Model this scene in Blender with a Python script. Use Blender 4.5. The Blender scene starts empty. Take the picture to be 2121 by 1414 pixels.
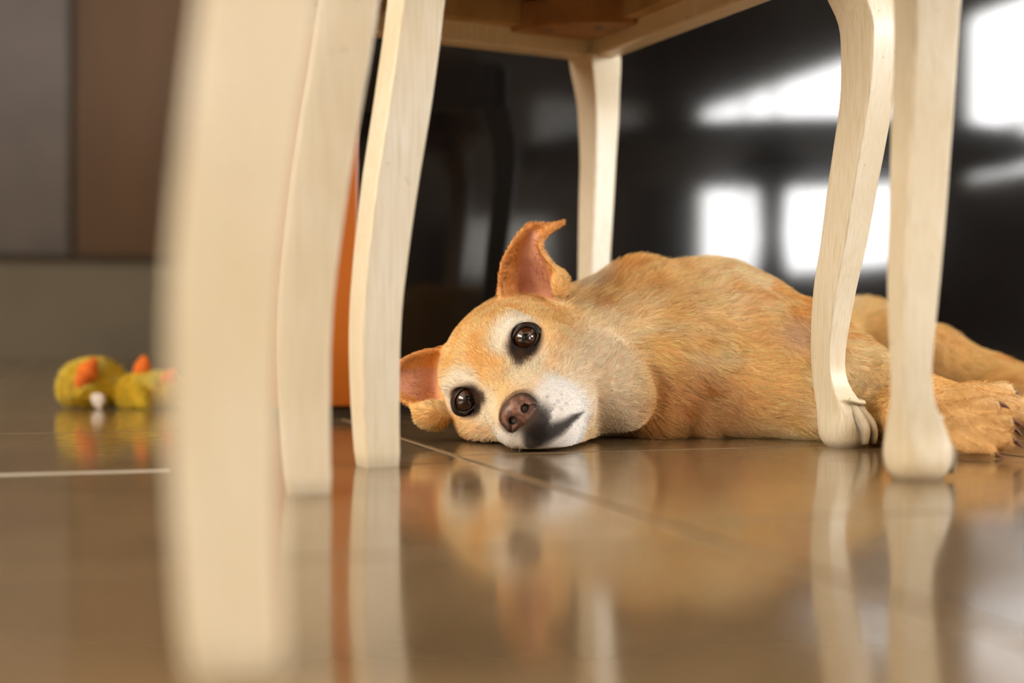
import bpy, bmesh, math, random
import numpy as np
from mathutils import Vector, Matrix

random.seed(7)
rng = np.random.default_rng(7)
scn = bpy.context.scene
COL = scn.collection

# ------------------------------------------------------------------ camera, world, light, exposure
CAM_H = 0.094
FPX = 2946.0          # focal length in pixels of the 2121 x 1414 frame
CX, CY = 1060.5, 690.0
cam_d = bpy.data.cameras.new('camera')
cam = bpy.data.objects.new('camera', cam_d)
COL.objects.link(cam)
cam.location = (0, 0, CAM_H)
cam.rotation_euler = (math.radians(90 - 0.331), 0, 0)
cam_d.lens = 50.0
cam_d.sensor_width = 36.0
cam_d.clip_start = 0.01
cam_d.dof.use_dof = True
cam_d.dof.focus_distance = 1.185
cam_d.dof.aperture_fstop = 2.9
scn.camera = cam

world = bpy.data.worlds.new('world')
scn.world = world
world.use_nodes = True
bg = world.node_tree.nodes['Background']
bg.inputs[0].default_value = (0.75, 0.85, 1.0, 1)
bg.inputs[1].default_value = 1.0

scn.view_settings.view_transform = 'Standard'
scn.view_settings.look = 'None'
scn.view_settings.exposure = 0.45
scn.view_settings.gamma = 1.0
scn.view_settings.use_curve_mapping = False
DAY_RIGHT = 27.0      # radiance of the daylight in the windows of the right wall
DAY_LEFT = 9.5       # and of those in the left wall

scn.cycles.max_bounces = 6
scn.cycles.diffuse_bounces = 4
scn.cycles.glossy_bounces = 4
scn.cycles.caustics_reflective = False
scn.cycles.caustics_refractive = False

# ------------------------------------------------------------------ helpers
UX, UY = math.cos(math.radians(17)), math.sin(math.radians(17))   # room axis u (along the black cabinet)


def uv(u, v, z=0.0):
    return Vector((UX * u - UY * v, UY * u + UX * v, z))


def at(px, py, d):
    return np.array([(px - CX) / FPX * d, d, CAM_H + (CY - py) / FPX * d])


def lin(r, g, b):
    f = lambda c: (c / 255 / 12.92) if c / 255 <= 0.04045 else ((c / 255 + 0.055) / 1.055) ** 2.4
    return (f(r), f(g), f(b), 1.0)


def link(o, parent=None):
    COL.objects.link(o)
    if parent is not None:
        o.parent = parent
    return o


def mesh_obj(name, verts, faces, mat, parent=None, smooth=False, origin=None):
    me = bpy.data.meshes.new(name)
    vs = [tuple(v) for v in verts]
    if origin is not None:
        vs = [(v[0] - origin[0], v[1] - origin[1], v[2] - origin[2]) for v in vs]
    me.from_pydata(vs, [], faces)
    if mat is not None:
        me.materials.append(mat)
    if smooth:
        me.polygons.foreach_set('use_smooth', [True] * len(me.polygons))
    me.update()
    o = bpy.data.objects.new(name, me)
    return link(o, parent)


def bm_obj(name, bm, mat, parent=None, smooth=False, origin=None):
    me = bpy.data.meshes.new(name)
    if origin is not None:
        bmesh.ops.translate(bm, vec=-Vector(origin), verts=bm.verts)
    bmesh.ops.recalc_face_normals(bm, faces=bm.faces)
    bm.to_mesh(me)
    bm.free()
    if mat is not None:
        me.materials.append(mat)
    if smooth:
        me.polygons.foreach_set('use_smooth', [True] * len(me.polygons))
    o = bpy.data.objects.new(name, me)
    return link(o, parent)


def tag(o, label=None, cat=None, group=None, kind=None):
    if label: o['label'] = label
    if cat: o['category'] = cat
    if group: o['group'] = group
    if kind: o['kind'] = kind
    return o


def empty(name, loc):
    o = bpy.data.objects.new(name, None)
    o.empty_display_size = 0.05
    o.location = loc
    return link(o)


def add_prism(bm, pts, z0, z1, bevel=0.0):
    """closed polygon (list of xy) extruded from z0 to z1"""
    lo = [bm.verts.new((p[0], p[1], z0)) for p in pts]
    hi = [bm.verts.new((p[0], p[1], z1)) for p in pts]
    n = len(pts)
    fs = [bm.faces.new(lo[::-1]), bm.faces.new(hi)]
    for i in range(n):
        fs.append(bm.faces.new((lo[i], lo[(i + 1) % n], hi[(i + 1) % n], hi[i])))
    if bevel:
        es = list({e for f in fs for e in f.edges})
        bmesh.ops.bevel(bm, geom=es, offset=bevel, segments=2, profile=0.6, affect='EDGES')


def uvbox(bm, u0, u1, v0, v1, z0, z1, bevel=0.0):
    add_prism(bm, [uv(u0, v0), uv(u1, v0), uv(u1, v1), uv(u0, v1)], z0, z1, bevel)


def box_obj(name, u0, u1, v0, v1, z0, z1, mat, parent=None, bevel=0.0, origin=None):
    bm = bmesh.new()
    uvbox(bm, u0, u1, v0, v1, z0, z1, bevel)
    return bm_obj(name, bm, mat, parent, False, origin)


def catmull(keys, t):
    """keys: list of (t, values...), sorted; smooth interpolation"""
    ks = np.array(keys, float)
    T = ks[:, 0]
    i = int(np.clip(np.searchsorted(T, t) - 1, 0, len(T) - 2))
    h = T[i + 1] - T[i]
    s = np.clip((t - T[i]) / h, 0, 1)
    def slope(j):
        if j == 0: return (ks[1, 1:] - ks[0, 1:]) / (T[1] - T[0])
        if j == len(T) - 1: return (ks[-1, 1:] - ks[-2, 1:]) / (T[-1] - T[-2])
        return (ks[j + 1, 1:] - ks[j - 1, 1:]) / (T[j + 1] - T[j - 1])
    m0, m1 = slope(i) * h, slope(i + 1) * h
    p0, p1 = ks[i, 1:], ks[i + 1, 1:]
    return (2*s**3 - 3*s**2 + 1) * p0 + (s**3 - 2*s**2 + s) * m0 + (-2*s**3 + 3*s**2) * p1 + (s**3 - s**2) * m1


# ------------------------------------------------------------------ materials
def new_mat(name):
    m = bpy.data.materials.new(name)
    m.use_nodes = True
    nt = m.node_tree
    return m, nt, nt.nodes['Principled BSDF']


def plain(name, col, rough=0.5, spec=0.5, metal=0.0, coat=0.0):
    m, nt, b = new_mat(name)
    b.inputs['Base Color'].default_value = col
    b.inputs['Roughness'].default_value = rough
    b.inputs['Specular IOR Level'].default_value = spec
    b.inputs['Metallic'].default_value = metal
    b.inputs['Coat Weight'].default_value = coat
    return m


def noisy(name, c0, c1, scale, rough=0.5, detail=4.0, stretch=(1, 1, 1), spec=0.5, lo=0.35, hi=0.65, bump=0.0, coat=0.0):
    m, nt, b = new_mat(name)
    tc = nt.nodes.new('ShaderNodeTexCoord')
    mp = nt.nodes.new('ShaderNodeMapping')
    mp.inputs['Scale'].default_value = stretch
    no = nt.nodes.new('ShaderNodeTexNoise')
    no.inputs['Scale'].default_value = scale
    no.inputs['Detail'].default_value = detail
    cr = nt.nodes.new('ShaderNodeValToRGB')
    cr.color_ramp.elements[0].position = lo
    cr.color_ramp.elements[0].color = c0
    cr.color_ramp.elements[1].position = hi
    cr.color_ramp.elements[1].color = c1
    nt.links.new(tc.outputs['Object'], mp.inputs['Vector'])
    nt.links.new(mp.outputs[0], no.inputs['Vector'])
    nt.links.new(no.outputs['Fac'], cr.inputs['Fac'])
    nt.links.new(cr.outputs['Color'], b.inputs['Base Color'])
    b.inputs['Roughness'].default_value = rough
    b.inputs['Specular IOR Level'].default_value = spec
    b.inputs['Coat Weight'].default_value = coat
    if bump:
        bp = nt.nodes.new('ShaderNodeBump')
        bp.inputs['Strength'].default_value = bump
        bp.inputs['Distance'].default_value = 0.002
        nt.links.new(no.outputs['Fac'], bp.inputs['Height'])
        nt.links.new(bp.outputs[0], b.inputs['Normal'])
    return m


def mat_cream():
    """cream paint brushed over wood: long faint brown streaks, a few knocks"""
    m, nt, b = new_mat('cream_paint')
    tc = nt.nodes.new('ShaderNodeTexCoord')
    mp = nt.nodes.new('ShaderNodeMapping'); mp.inputs['Scale'].default_value = (1, 1, 0.035)
    n1 = nt.nodes.new('ShaderNodeTexNoise'); n1.inputs['Scale'].default_value = 600; n1.inputs['Detail'].default_value = 3
    n2 = nt.nodes.new('ShaderNodeTexNoise'); n2.inputs['Scale'].default_value = 14; n2.inputs['Detail'].default_value = 3
    n3 = nt.nodes.new('ShaderNodeTexNoise'); n3.inputs['Scale'].default_value = 130; n3.inputs['Detail'].default_value = 5
    r1 = nt.nodes.new('ShaderNodeValToRGB')
    r1.color_ramp.elements[0].position = 0.25; r1.color_ramp.elements[0].color = (0, 0, 0, 1)
    r1.color_ramp.elements[1].position = 0.55; r1.color_ramp.elements[1].color = (1, 1, 1, 1)
    r2 = nt.nodes.new('ShaderNodeValToRGB')
    r2.color_ramp.elements[0].position = 0.30; r2.color_ramp.elements[0].color = lin(230, 214, 184)
    r2.color_ramp.elements[1].position = 0.72; r2.color_ramp.elements[1].color = lin(240, 230, 208)
    mx = nt.nodes.new('ShaderNodeMix'); mx.data_type = 'RGBA'
    mx.inputs['A'].default_value = lin(222, 206, 168)
    r3 = nt.nodes.new('ShaderNodeValToRGB')
    r3.color_ramp.elements[0].position = 0.70; r3.color_ramp.elements[0].color = (0, 0, 0, 1)
    r3.color_ramp.elements[1].position = 0.76; r3.color_ramp.elements[1].color = (0.5, 0.5, 0.5, 1)
    mx2 = nt.nodes.new('ShaderNodeMix'); mx2.data_type = 'RGBA'
    mx2.inputs['B'].default_value = lin(120, 88, 58)
    at_ = nt.nodes.new('ShaderNodeAttribute'); at_.attribute_name = 'wear'
    mx3 = nt.nodes.new('ShaderNodeMix'); mx3.data_type = 'RGBA'
    mx3.inputs['B'].default_value = lin(92, 72, 46)
    L = nt.links.new
    L(tc.outputs['Object'], mp.inputs['Vector']); L(mp.outputs[0], n1.inputs['Vector'])
    L(tc.outputs['Object'], n2.inputs['Vector']); L(tc.outputs['Object'], n3.inputs['Vector'])
    L(n1.outputs['Fac'], r1.inputs['Fac']); L(n2.outputs['Fac'], r2.inputs['Fac']); L(n3.outputs['Fac'], r3.inputs['Fac'])
    L(r1.outputs['Color'], mx.inputs['Factor']); L(r2.outputs['Color'], mx.inputs['B'])
    L(r3.outputs['Color'], mx2.inputs['Factor']); L(mx.outputs['Result'], mx2.inputs['A'])
    L(at_.outputs['Fac'], mx3.inputs['Factor']); L(mx2.outputs['Result'], mx3.inputs['A'])
    L(mx3.outputs['Result'], b.inputs['Base Color'])
    b.inputs['Roughness'].default_value = 0.42
    b.inputs['Coat Weight'].default_value = 0.12
    b.inputs['Coat Roughness'].default_value = 0.22
    bp = nt.nodes.new('ShaderNodeBump'); bp.inputs['Strength'].default_value = 0.12; bp.inputs['Distance'].default_value = 0.0006
    L(n1.outputs['Fac'], bp.inputs['Height']); L(bp.outputs[0], b.inputs['Normal'])
    return m


def mat_tile():
    m, nt, b = new_mat('polished_tile')
    L = nt.links.new
    tc = nt.nodes.new('ShaderNodeTexCoord')
    n1 = nt.nodes.new('ShaderNodeTexNoise'); n1.inputs['Scale'].default_value = 7; n1.inputs['Detail'].default_value = 6
    n2 = nt.nodes.new('ShaderNodeTexNoise'); n2.inputs['Scale'].default_value = 60; n2.inputs['Detail'].default_value = 6
    r1 = nt.nodes.new('ShaderNodeValToRGB')
    r1.color_ramp.elements[0].position = 0.3; r1.color_ramp.elements[0].color = lin(120, 99, 72)
    r1.color_ramp.elements[1].position = 0.7; r1.color_ramp.elements[1].color = lin(142, 119, 88)
    r2 = nt.nodes.new('ShaderNodeMapRange'); r2.inputs[1].default_value = 0.3; r2.inputs[2].default_value = 0.75
    r2.inputs[3].default_value = 0.07; r2.inputs[4].default_value = 0.17
    L(tc.outputs['Object'], n1.inputs['Vector']); L(tc.outputs['Object'], n2.inputs['Vector'])
    L(n1.outputs['Fac'], r1.inputs['Fac']); L(r1.outputs['Color'], b.inputs['Base Color'])
    L(n2.outputs['Fac'], r2.inputs[0]); L(r2.outputs[0], b.inputs['Roughness'])
    b.inputs['Specular IOR Level'].default_value = 0.5
    return m


def mat_black():
    """black lacquer with a film of dust and wipe marks"""
    m, nt, b = new_mat('black_lacquer')
    L = nt.links.new
    tc = nt.nodes.new('ShaderNodeTexCoord')
    n1 = nt.nodes.new('ShaderNodeTexNoise'); n1.inputs['Scale'].default_value = 5; n1.inputs['Detail'].default_value = 8
    n2 = nt.nodes.new('ShaderNodeTexNoise'); n2.inputs['Scale'].default_value = 300; n2.inputs['Detail'].default_value = 3
    mul = nt.nodes.new('ShaderNodeMath'); mul.operation = 'MULTIPLY'
    r1 = nt.nodes.new('ShaderNodeValToRGB')
    r1.color_ramp.elements[0].position = 0.16; r1.color_ramp.elements[0].color = (0.0025, 0.002, 0.002, 1)
    r1.color_ramp.elements[1].position = 0.50; r1.color_ramp.elements[1].color = (0.014, 0.0138, 0.0136, 1)
    L(tc.outputs['Object'], n1.inputs['Vector']); L(tc.outputs['Object'], n2.inputs['Vector'])
    L(n1.outputs['Fac'], mul.inputs[0]); L(n2.outputs['Fac'], mul.inputs[1])
    L(mul.outputs[0], r1.inputs['Fac']); L(r1.outputs['Color'], b.inputs['Base Color'])
    b.inputs['Roughness'].default_value = 0.058
    b.inputs['Specular IOR Level'].default_value = 0.5
    return m


def mat_emit(name, col, s):
    m, nt, b = new_mat(name)
    nt.nodes.remove(b)
    e = nt.nodes.new('ShaderNodeEmission')
    e.inputs[0].default_value = col
    e.inputs[1].default_value = s
    nt.links.new(e.outputs[0], nt.nodes['Material Output'].inputs[0])
    return m


def mat_attr(name, attr, rough=0.6, spec=0.3, mult=1.0):
    m, nt, b = new_mat(name)
    a = nt.nodes.new('ShaderNodeAttribute'); a.attribute_name = attr
    nt.links.new(a.outputs['Color'], b.inputs['Base Color'])
    b.inputs['Roughness'].default_value = rough
    b.inputs['Specular IOR Level'].default_value = spec
    return m


M = {}
M['cream'] = mat_cream()
M['tile'] = mat_tile()
M['grout'] = noisy('grout', lin(186, 176, 160), lin(204, 194, 180), 60, rough=0.7)
M['black'] = mat_black()
M['blackmatt'] = plain('black_plinth', (0.006, 0.005, 0.005, 1), 0.5)
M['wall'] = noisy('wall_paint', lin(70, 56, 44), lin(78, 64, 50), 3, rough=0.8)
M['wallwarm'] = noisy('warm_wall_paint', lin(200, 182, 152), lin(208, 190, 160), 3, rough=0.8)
M['ceiling'] = noisy('ceiling_paint', lin(226, 220, 208), lin(232, 226, 214), 3, rough=0.9)
M['frame'] = plain('window_frame_paint', lin(205, 198, 184), 0.5)
M['day_r'] = mat_emit('daylight_cool', (0.985, 0.98, 0.97, 1), DAY_RIGHT)
M['day_l'] = mat_emit('daylight_warm', (1.0, 0.91, 0.79, 1), DAY_LEFT)
M['door_brown'] = noisy('brown_door', lin(92, 66, 42), lin(108, 78, 50), 4, rough=0.5, stretch=(1, 1, .2))
M['door_grey'] = noisy('grey_door', lin(104, 96, 92), lin(116, 106, 100), 4, rough=0.45)
M['base_grey'] = noisy('grey_base_panel', lin(122, 112, 94), lin(134, 124, 106), 3, rough=0.5)
M['dark_gap'] = plain('dark_ledge', lin(62, 48, 30), 0.6)
M['orange'] = noisy('orange_wood', lin(176, 92, 26), lin(196, 106, 34), 6, rough=0.25, stretch=(1, 1, .1))
M['underwood'] = noisy('raw_wood', lin(176, 142, 96), lin(196, 162, 114), 30, rough=0.7, stretch=(1, 1, 1))
M['brace'] = noisy('brace_wood', lin(150, 104, 60), lin(176, 130, 82), 30, rough=0.7)
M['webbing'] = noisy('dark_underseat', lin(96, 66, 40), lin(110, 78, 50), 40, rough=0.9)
M['fabric'] = noisy('seat_fabric', lin(196, 178, 140), lin(206, 190, 154), 200, rough=0.9)
M['screw'] = plain('steel', lin(120, 112, 100), 0.4, metal=0.8)

# ------------------------------------------------------------------ the room
U0, U1, V0, V1, CEIL = -3.0, 4.2, -6.6, 5.9, 2.6
floor = box_obj('floor', U0, U1, V0, V1, -0.05, -0.0016, M['grout'])
tag(floor, 'brown grey polished stone tile floor with pale joints', kind='structure')

PITCH, GAP = 0.41, 0.0044
tile_meshes = {}
half = (PITCH - GAP) / 2


def tile_mesh():
    bm = bmesh.new()
    add_prism(bm, [(-half, -half), (half, -half), (half, half), (-half, half)], -0.012, 0.0)
    es = [e for e in bm.edges if all(v.co.z > -0.001 for v in e.verts)]
    bmesh.ops.bevel(bm, geom=es, offset=0.0012, segments=2, profile=0.5, affect='EDGES')
    bmesh.ops.recalc_face_normals(bm, faces=bm.faces)
    me = bpy.data.meshes.new('tile')
    bm.to_mesh(me)
    bm.free()
    me.materials.append(M['tile'])
    return me


tme = tile_mesh()
rest = bmesh.new()
ntile = 0
cu0 = 0.278
ci = math.floor((U0 - cu0) / PITCH)
for i in range(ci, ci + int((U1 - U0) / PITCH) + 2):
    ua = cu0 + i * PITCH                      # left edge of the column
    stag = 1.0 if i < 0 else 1.06             # joints do not line up across the long joint
    j0 = math.floor((V0 - stag) / PITCH)
    for j in range(j0, j0 + int((V1 - V0) / PITCH) + 2):
        va = stag + j * PITCH
        cu, cv = ua + PITCH / 2, va + PITCH / 2
        if cu - half < U0 or cu + half > U1 or cv - half < V0 or cv + half > V1:
            u_a, u_b = max(ua + GAP / 2, U0), min(ua + PITCH - GAP / 2, U1)
            v_a, v_b = max(va + GAP / 2, V0), min(va + PITCH - GAP / 2, V1)
            if u_b - u_a > 0.01 and v_b - v_a > 0.01:
                uvbox(rest, u_a, u_b, v_a, v_b, -0.012, 0.0)
            continue
        p = uv(cu, cv)
        if p.y > -0.35 and abs(p.x) < 0.40 * p.y + 0.6 and ntile < 290:
            t = bpy.data.objects.new('tile', tme)
            t.location = p
            t.rotation_euler = (0, 0, math.radians(17))
            link(t, floor)
            ntile += 1
        else:
            uvbox(rest, ua + GAP / 2, ua + PITCH - GAP / 2, va + GAP / 2, va + PITCH - GAP / 2, -0.012, 0.0)
tr = bm_obj('tile_field', rest, M['tile'], floor)
tag(tr, kind='stuff')

js = box_obj('joint_glint', -1.6, 0.06, 0.994, 1.006, -0.0016, 0.0004, M['frame'], floor)  # pale strip added in the joint, standing in for a glint of light

ceil = box_obj('ceiling', U0, U1, V0, V1, CEIL, CEIL + 0.1, M['ceiling'])
tag(ceil, 'plain off white ceiling', kind='structure')
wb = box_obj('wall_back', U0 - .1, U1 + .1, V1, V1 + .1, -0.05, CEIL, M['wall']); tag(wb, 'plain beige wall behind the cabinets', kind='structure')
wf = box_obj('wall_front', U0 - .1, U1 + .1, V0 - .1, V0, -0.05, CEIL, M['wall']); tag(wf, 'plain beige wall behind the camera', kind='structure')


def wall_with_holes(name, u, thick, holes, mat, label):
    """wall in the plane u = const, running in v, with rectangular openings (v0, v1, z0, z1)"""
    bm = bmesh.new()
    holes = sorted(holes)
    ua, ub = min(u, u + thick), max(u, u + thick)
    v = V0
    for (a, b_, z0, z1) in holes:
        uvbox(bm, ua, ub, v, a, -0.05, CEIL)
        uvbox(bm, ua, ub, a, b_, -0.05, z0)
        uvbox(bm, ua, ub, a, b_, z1, CEIL)
        v = b_
    uvbox(bm, ua, ub, v, V1, -0.05, CEIL)
    o = bm_obj(name, bm, mat)
    tag(o, label, kind='structure')
    return o


def window(idx, u, sgn, a, b_, z0, z1, vm, zm, mat, label):
    """framed window in the plane u: outer frame, glazing bars, one pane of bright glass per opening"""
    c = uv(u, (a + b_) / 2, z0)
    w = empty('window_%d' % idx, c)
    tag(w, label, kind='structure')
    fw, fd = 0.05, 0.06
    fu0, fu1 = (u - 0.0, u + fd) if sgn > 0 else (u - fd, u)
    bm = bmesh.new()
    uvbox(bm, fu0, fu1, a, a + fw, z0, z1); uvbox(bm, fu0, fu1, b_ - fw, b_, z0, z1)
    uvbox(bm, fu0, fu1, a + fw, b_ - fw, z0, z0 + fw); uvbox(bm, fu0, fu1, a + fw, b_ - fw, z1 - fw, z1)
    bm_obj('window_frame', bm, M['frame'], w, origin=c)
    vs = [a + fw] + vm + [b_ - fw]
    zs = [z0 + fw] + zm + [z1 - fw]
    for m_ in vm:
        box_obj('glazing_bar', fu0 + .01, fu1 - .01, m_ - .02, m_ + .02, z0 + fw, z1 - fw, M['frame'], w, origin=c)
    for m_ in zm:
        for k in range(len(vs) - 1):
            box_obj('glazing_bar', fu0 + .012, fu1 - .012, vs[k] + (.02 if k else 0), vs[k + 1] - (.02 if k < len(vs) - 2 else 0), m_ - .015, m_ + .015, M['frame'], w, origin=c)
    for k in range(len(vs) - 1):
        for q in range(len(zs) - 1):
            box_obj('pane', (fu0 + fu1) / 2 - .003, (fu0 + fu1) / 2 + .003, vs[k] + (.02 if k else 0), vs[k + 1] - (.02 if k < len(vs) - 2 else 0),
                    zs[q] + (.015 if q else 0), zs[q + 1] - (.015 if q < len(zs) - 2 else 0), mat, w, origin=c)
    return w


HR = [(-5.85, -3.15, 0.42, 1.70), (-2.72, -0.2, 0.80, 1.70)]
HL = [(-1.3, 1.7, 0.75, 2.1)]
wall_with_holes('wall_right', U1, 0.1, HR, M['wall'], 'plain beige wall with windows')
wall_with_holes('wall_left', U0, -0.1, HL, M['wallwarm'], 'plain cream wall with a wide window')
window(1, U1, 1, *HR[0], [-5.15, -4.72], [], M['day_r'], 'tall glazed door window letting in daylight')
window(2, U1, 1, *HR[1], [-1.9, -1.05], [1.07], M['day_r'], 'wide window with glazing bars letting in daylight')
window(3, U0, -1, *HL[0], [-0.3, 0.7], [], M['day_l'], 'wide three pane window letting in warm daylight')

# window with a drawn pale blind and a white wall cupboard on the wall behind the camera
c = uv(3.65, V0, 1.35)
w4 = tag(empty('window_4', c), 'small window with a drawn pale blind', kind='structure')
M['blind'] = mat_emit('lit_blind', (1.0, 0.96, 0.9, 1), 1.3)
bm = bmesh.new()
uvbox(bm, 3.22, 3.27, V0, V0 + .05, 1.33, 1.81); uvbox(bm, 4.04, 4.09, V0, V0 + .05, 1.33, 1.81)
uvbox(bm, 3.27, 4.04, V0, V0 + .05, 1.33, 1.37); uvbox(bm, 3.27, 4.04, V0, V0 + .05, 1.77, 1.81)
bm_obj('window_frame', bm, M['frame'], w4, origin=c)
box_obj('blind', 3.27, 4.04, V0 + .015, V0 + .02, 1.37, 1.77, M['blind'], w4, origin=c)
c = uv(2.92, V0 + .15, 0.48)
wc = tag(empty('wall_cupboard', c), 'white wall cupboard mirrored faintly in the black cabinet', 'cupboard')
M['white_lacquer'] = plain('white_lacquer', lin(240, 238, 232), 0.35)
box_obj('body', 2.58, 3.26, V0, V0 + .28, 0.48, 0.90, M['white_lacquer'], wc, 0.003, c)
for a0, a1 in ((2.585, 2.915), (2.925, 3.255)):
    dr = box_obj('door', a0, a1, V0 + .281, V0 + .30, 0.485, 0.895, M['white_lacquer'], wc, 0.003, c)

# ------------------------------------------------------------------ cabinets behind
PV = 1.693
c = uv(1.3, PV + .3)
bc = empty('black_cabinet', c)
tag(bc, 'glossy black lacquered cabinet behind the dog, mirroring the windows', 'cabinet')
box_obj('front_panel', 0.305, 2.4, PV, PV + 0.02, 0.012, 0.9, M['black'], bc, 0.002, c)
box_obj('body', 0.305, 2.4, PV + 0.02, PV + 0.6, 0.012, 0.88, M['black'], bc, 0.0, c)
box_obj('plinth', 0.315, 2.38, PV + 0.006, PV + 0.58, 0.0, 0.012, M['blackmatt'], bc, 0.0, c)
box_obj('top', 0.303, 2.41, PV - 0.008, PV + 0.62, 0.9, 0.93, M['black'], bc, 0.002, c)

c = uv(0.252, 1.62)
oc = empty('orange_cabinet', c)
tag(oc, 'narrow glossy orange-brown wooden cabinet seen between two chair legs', 'cabinet')
box_obj('body', 0.205, 0.300, 1.575, 1.68, 0.012, 0.85, M['orange'], oc, 0.003, c)
box_obj('plinth', 0.208, 0.298, 1.568, 1.676, 0.0, 0.012, M['dark_gap'], oc, 0.0, c)
box_obj('door', 0.206, 0.299, 1.56, 1.574, 0.013, 0.845, M['orange'], oc, 0.003, c)

c = uv(-0.6, 5.2)
kc = empty('wall_cabinet', c)
tag(kc, 'tall blurred cabinet with brown and grey doors on a grey base, far left', 'cabinet')
KV = 4.98
box_obj('base_panel', -2.9, 1.4, KV, KV + 0.6, 0.0, 0.325, M['base_grey'], kc, 0.004, c)
box_obj('ledge', -2.9, 1.4, KV + 0.012, KV + 0.6, 0.325, 0.352, M['dark_gap'], kc, 0.0, c)
box_obj('body', -2.9, 1.4, KV + 0.03, KV + 0.6, 0.352, 2.2, M['dark_gap'], kc, 0.0, c)
seam = -0.015
EDG = [-2.9, -2.1, -1.3, -0.6, seam, 0.7, 1.4]
for k in range(len(EDG) - 1):
    box_obj('door', EDG[k] + .012, EDG[k + 1] - .012, KV + 0.008, KV + 0.03, 0.356, 2.19, M['door_grey'] if k < 4 else M['door_brown'], kc, 0.002, c)

# round pedestal table, seen only as a dark shape mirrored in the black cabinet
TU, TV = 2.45, -1.35
c = uv(TU, TV)
dt = empty('dining_table', c)
tag(dt, 'round dark wooden dining table mirrored in the black cabinet', 'table')
M['dark_wood'] = noisy('dark_wood', lin(48, 32, 22), lin(66, 46, 32), 12, rough=0.4, stretch=(1, .2, 1))


def lathe(name, prof, cxy, mat, parent, origin, seg=48):
    V, F = [], []
    for r, z in prof:
        for j in range(seg):
            a = 2 * math.pi * j / seg
            V.append((cxy[0] + r * math.cos(a), cxy[1] + r * math.sin(a), z))
    for i in range(len(prof) - 1):
        for j in range(seg):
            F.append((i * seg + j, i * seg + (j + 1) % seg, (i + 1) * seg + (j + 1) % seg, (i + 1) * seg + j))
    F.append(tuple(range(seg))[::-1]); F.append(tuple(range((len(prof) - 1) * seg, len(prof) * seg)))
    return mesh_obj(name, V, F, mat, parent, True, origin)


lathe('table_top', [(0.90, 0.715), (0.945, 0.718), (0.96, 0.732), (0.95, 0.747), (0.93, 0.75)], c, M['dark_wood'], dt, c)
lathe('pedestal', [(0.26, 0.0), (0.25, 0.03), (0.10, 0.06), (0.05, 0.14), (0.065, 0.30), (0.045, 0.45), (0.055, 0.62), (0.12, 0.69), (0.14, 0.715)], c, M['dark_wood'], dt, c)

# ------------------------------------------------------------------ chairs
FRONT_KEYS = [  # z, offset along the outward diagonal, side of the square section, corner roundness
    (0.000, 0.000, 0.0300), (0.004, 0.000, 0.0350), (0.010, 0.000, 0.0385), (0.018, 0.000, 0.0380), (0.030, -0.003, 0.0312),
    (0.042, -0.0085, 0.0247), (0.054, -0.0124, 0.0207), (0.070, -0.0144, 0.0202), (0.090, -0.0136, 0.0219), (0.130, -0.0090, 0.0256),
    (0.170, -0.0016, 0.0276), (0.210, 0.0044, 0.0293), (0.250, 0.0110, 0.0307), (0.290, 0.0170, 0.0318), (0.330, 0.0195, 0.0352),
    (0.350, 0.0185, 0.0370), (0.370, 0.0120, 0.0400), (0.390, 0.0050, 0.0440), (0.402, 0.0020, 0.0450)]
REAR_KEYS = [   # z, offset along the chair's forward direction, side
    (0.000, 0.0022, 0.0240), (0.003, 0.0022, 0.0252), (0.022, 0.0010, 0.0263), (0.056, 0.0000, 0.0279), (0.0906, 0.0000, 0.0290), (0.125, 0.0021, 0.0300),
    (0.193, 0.0107, 0.0320), (0.2615, 0.0220, 0.0330), (0.330, 0.0317, 0.0325), (0.400, 0.0380, 0.0320), (0.47, 0.0380, 0.0310),
    (0.60, 0.0260, 0.0290), (0.75, 0.0, 0.0270), (0.90, -0.040, 0.0250)]


def rrect(s, k=0.12, n=4):
    """rounded square of side s: four arcs, with guard points so that the faces stay flat"""
    h, r = s / 2, s * k / 2
    g = min(r * 0.6, (h - r) * 0.9)
    pts, edge = [], []
    for q, (sx, sy) in enumerate(((1, 1), (-1, 1), (-1, -1), (1, -1))):
        a0 = q * math.pi / 2
        for i in range(-1, n + 2):
            a = a0 + min(max(i, 0), n) / n * math.pi / 2
            x, y = sx * (h - r) + r * math.cos(a), sy * (h - r) + r * math.sin(a)
            if i == -1: x, y = x + math.sin(a) * g, y - math.cos(a) * g
            if i == n + 1: x, y = x - math.sin(a) * g, y + math.cos(a) * g
            pts.append((x, y)); edge.append(1.0 if 0 < i < n else 0.0)
    return pts, edge


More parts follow.
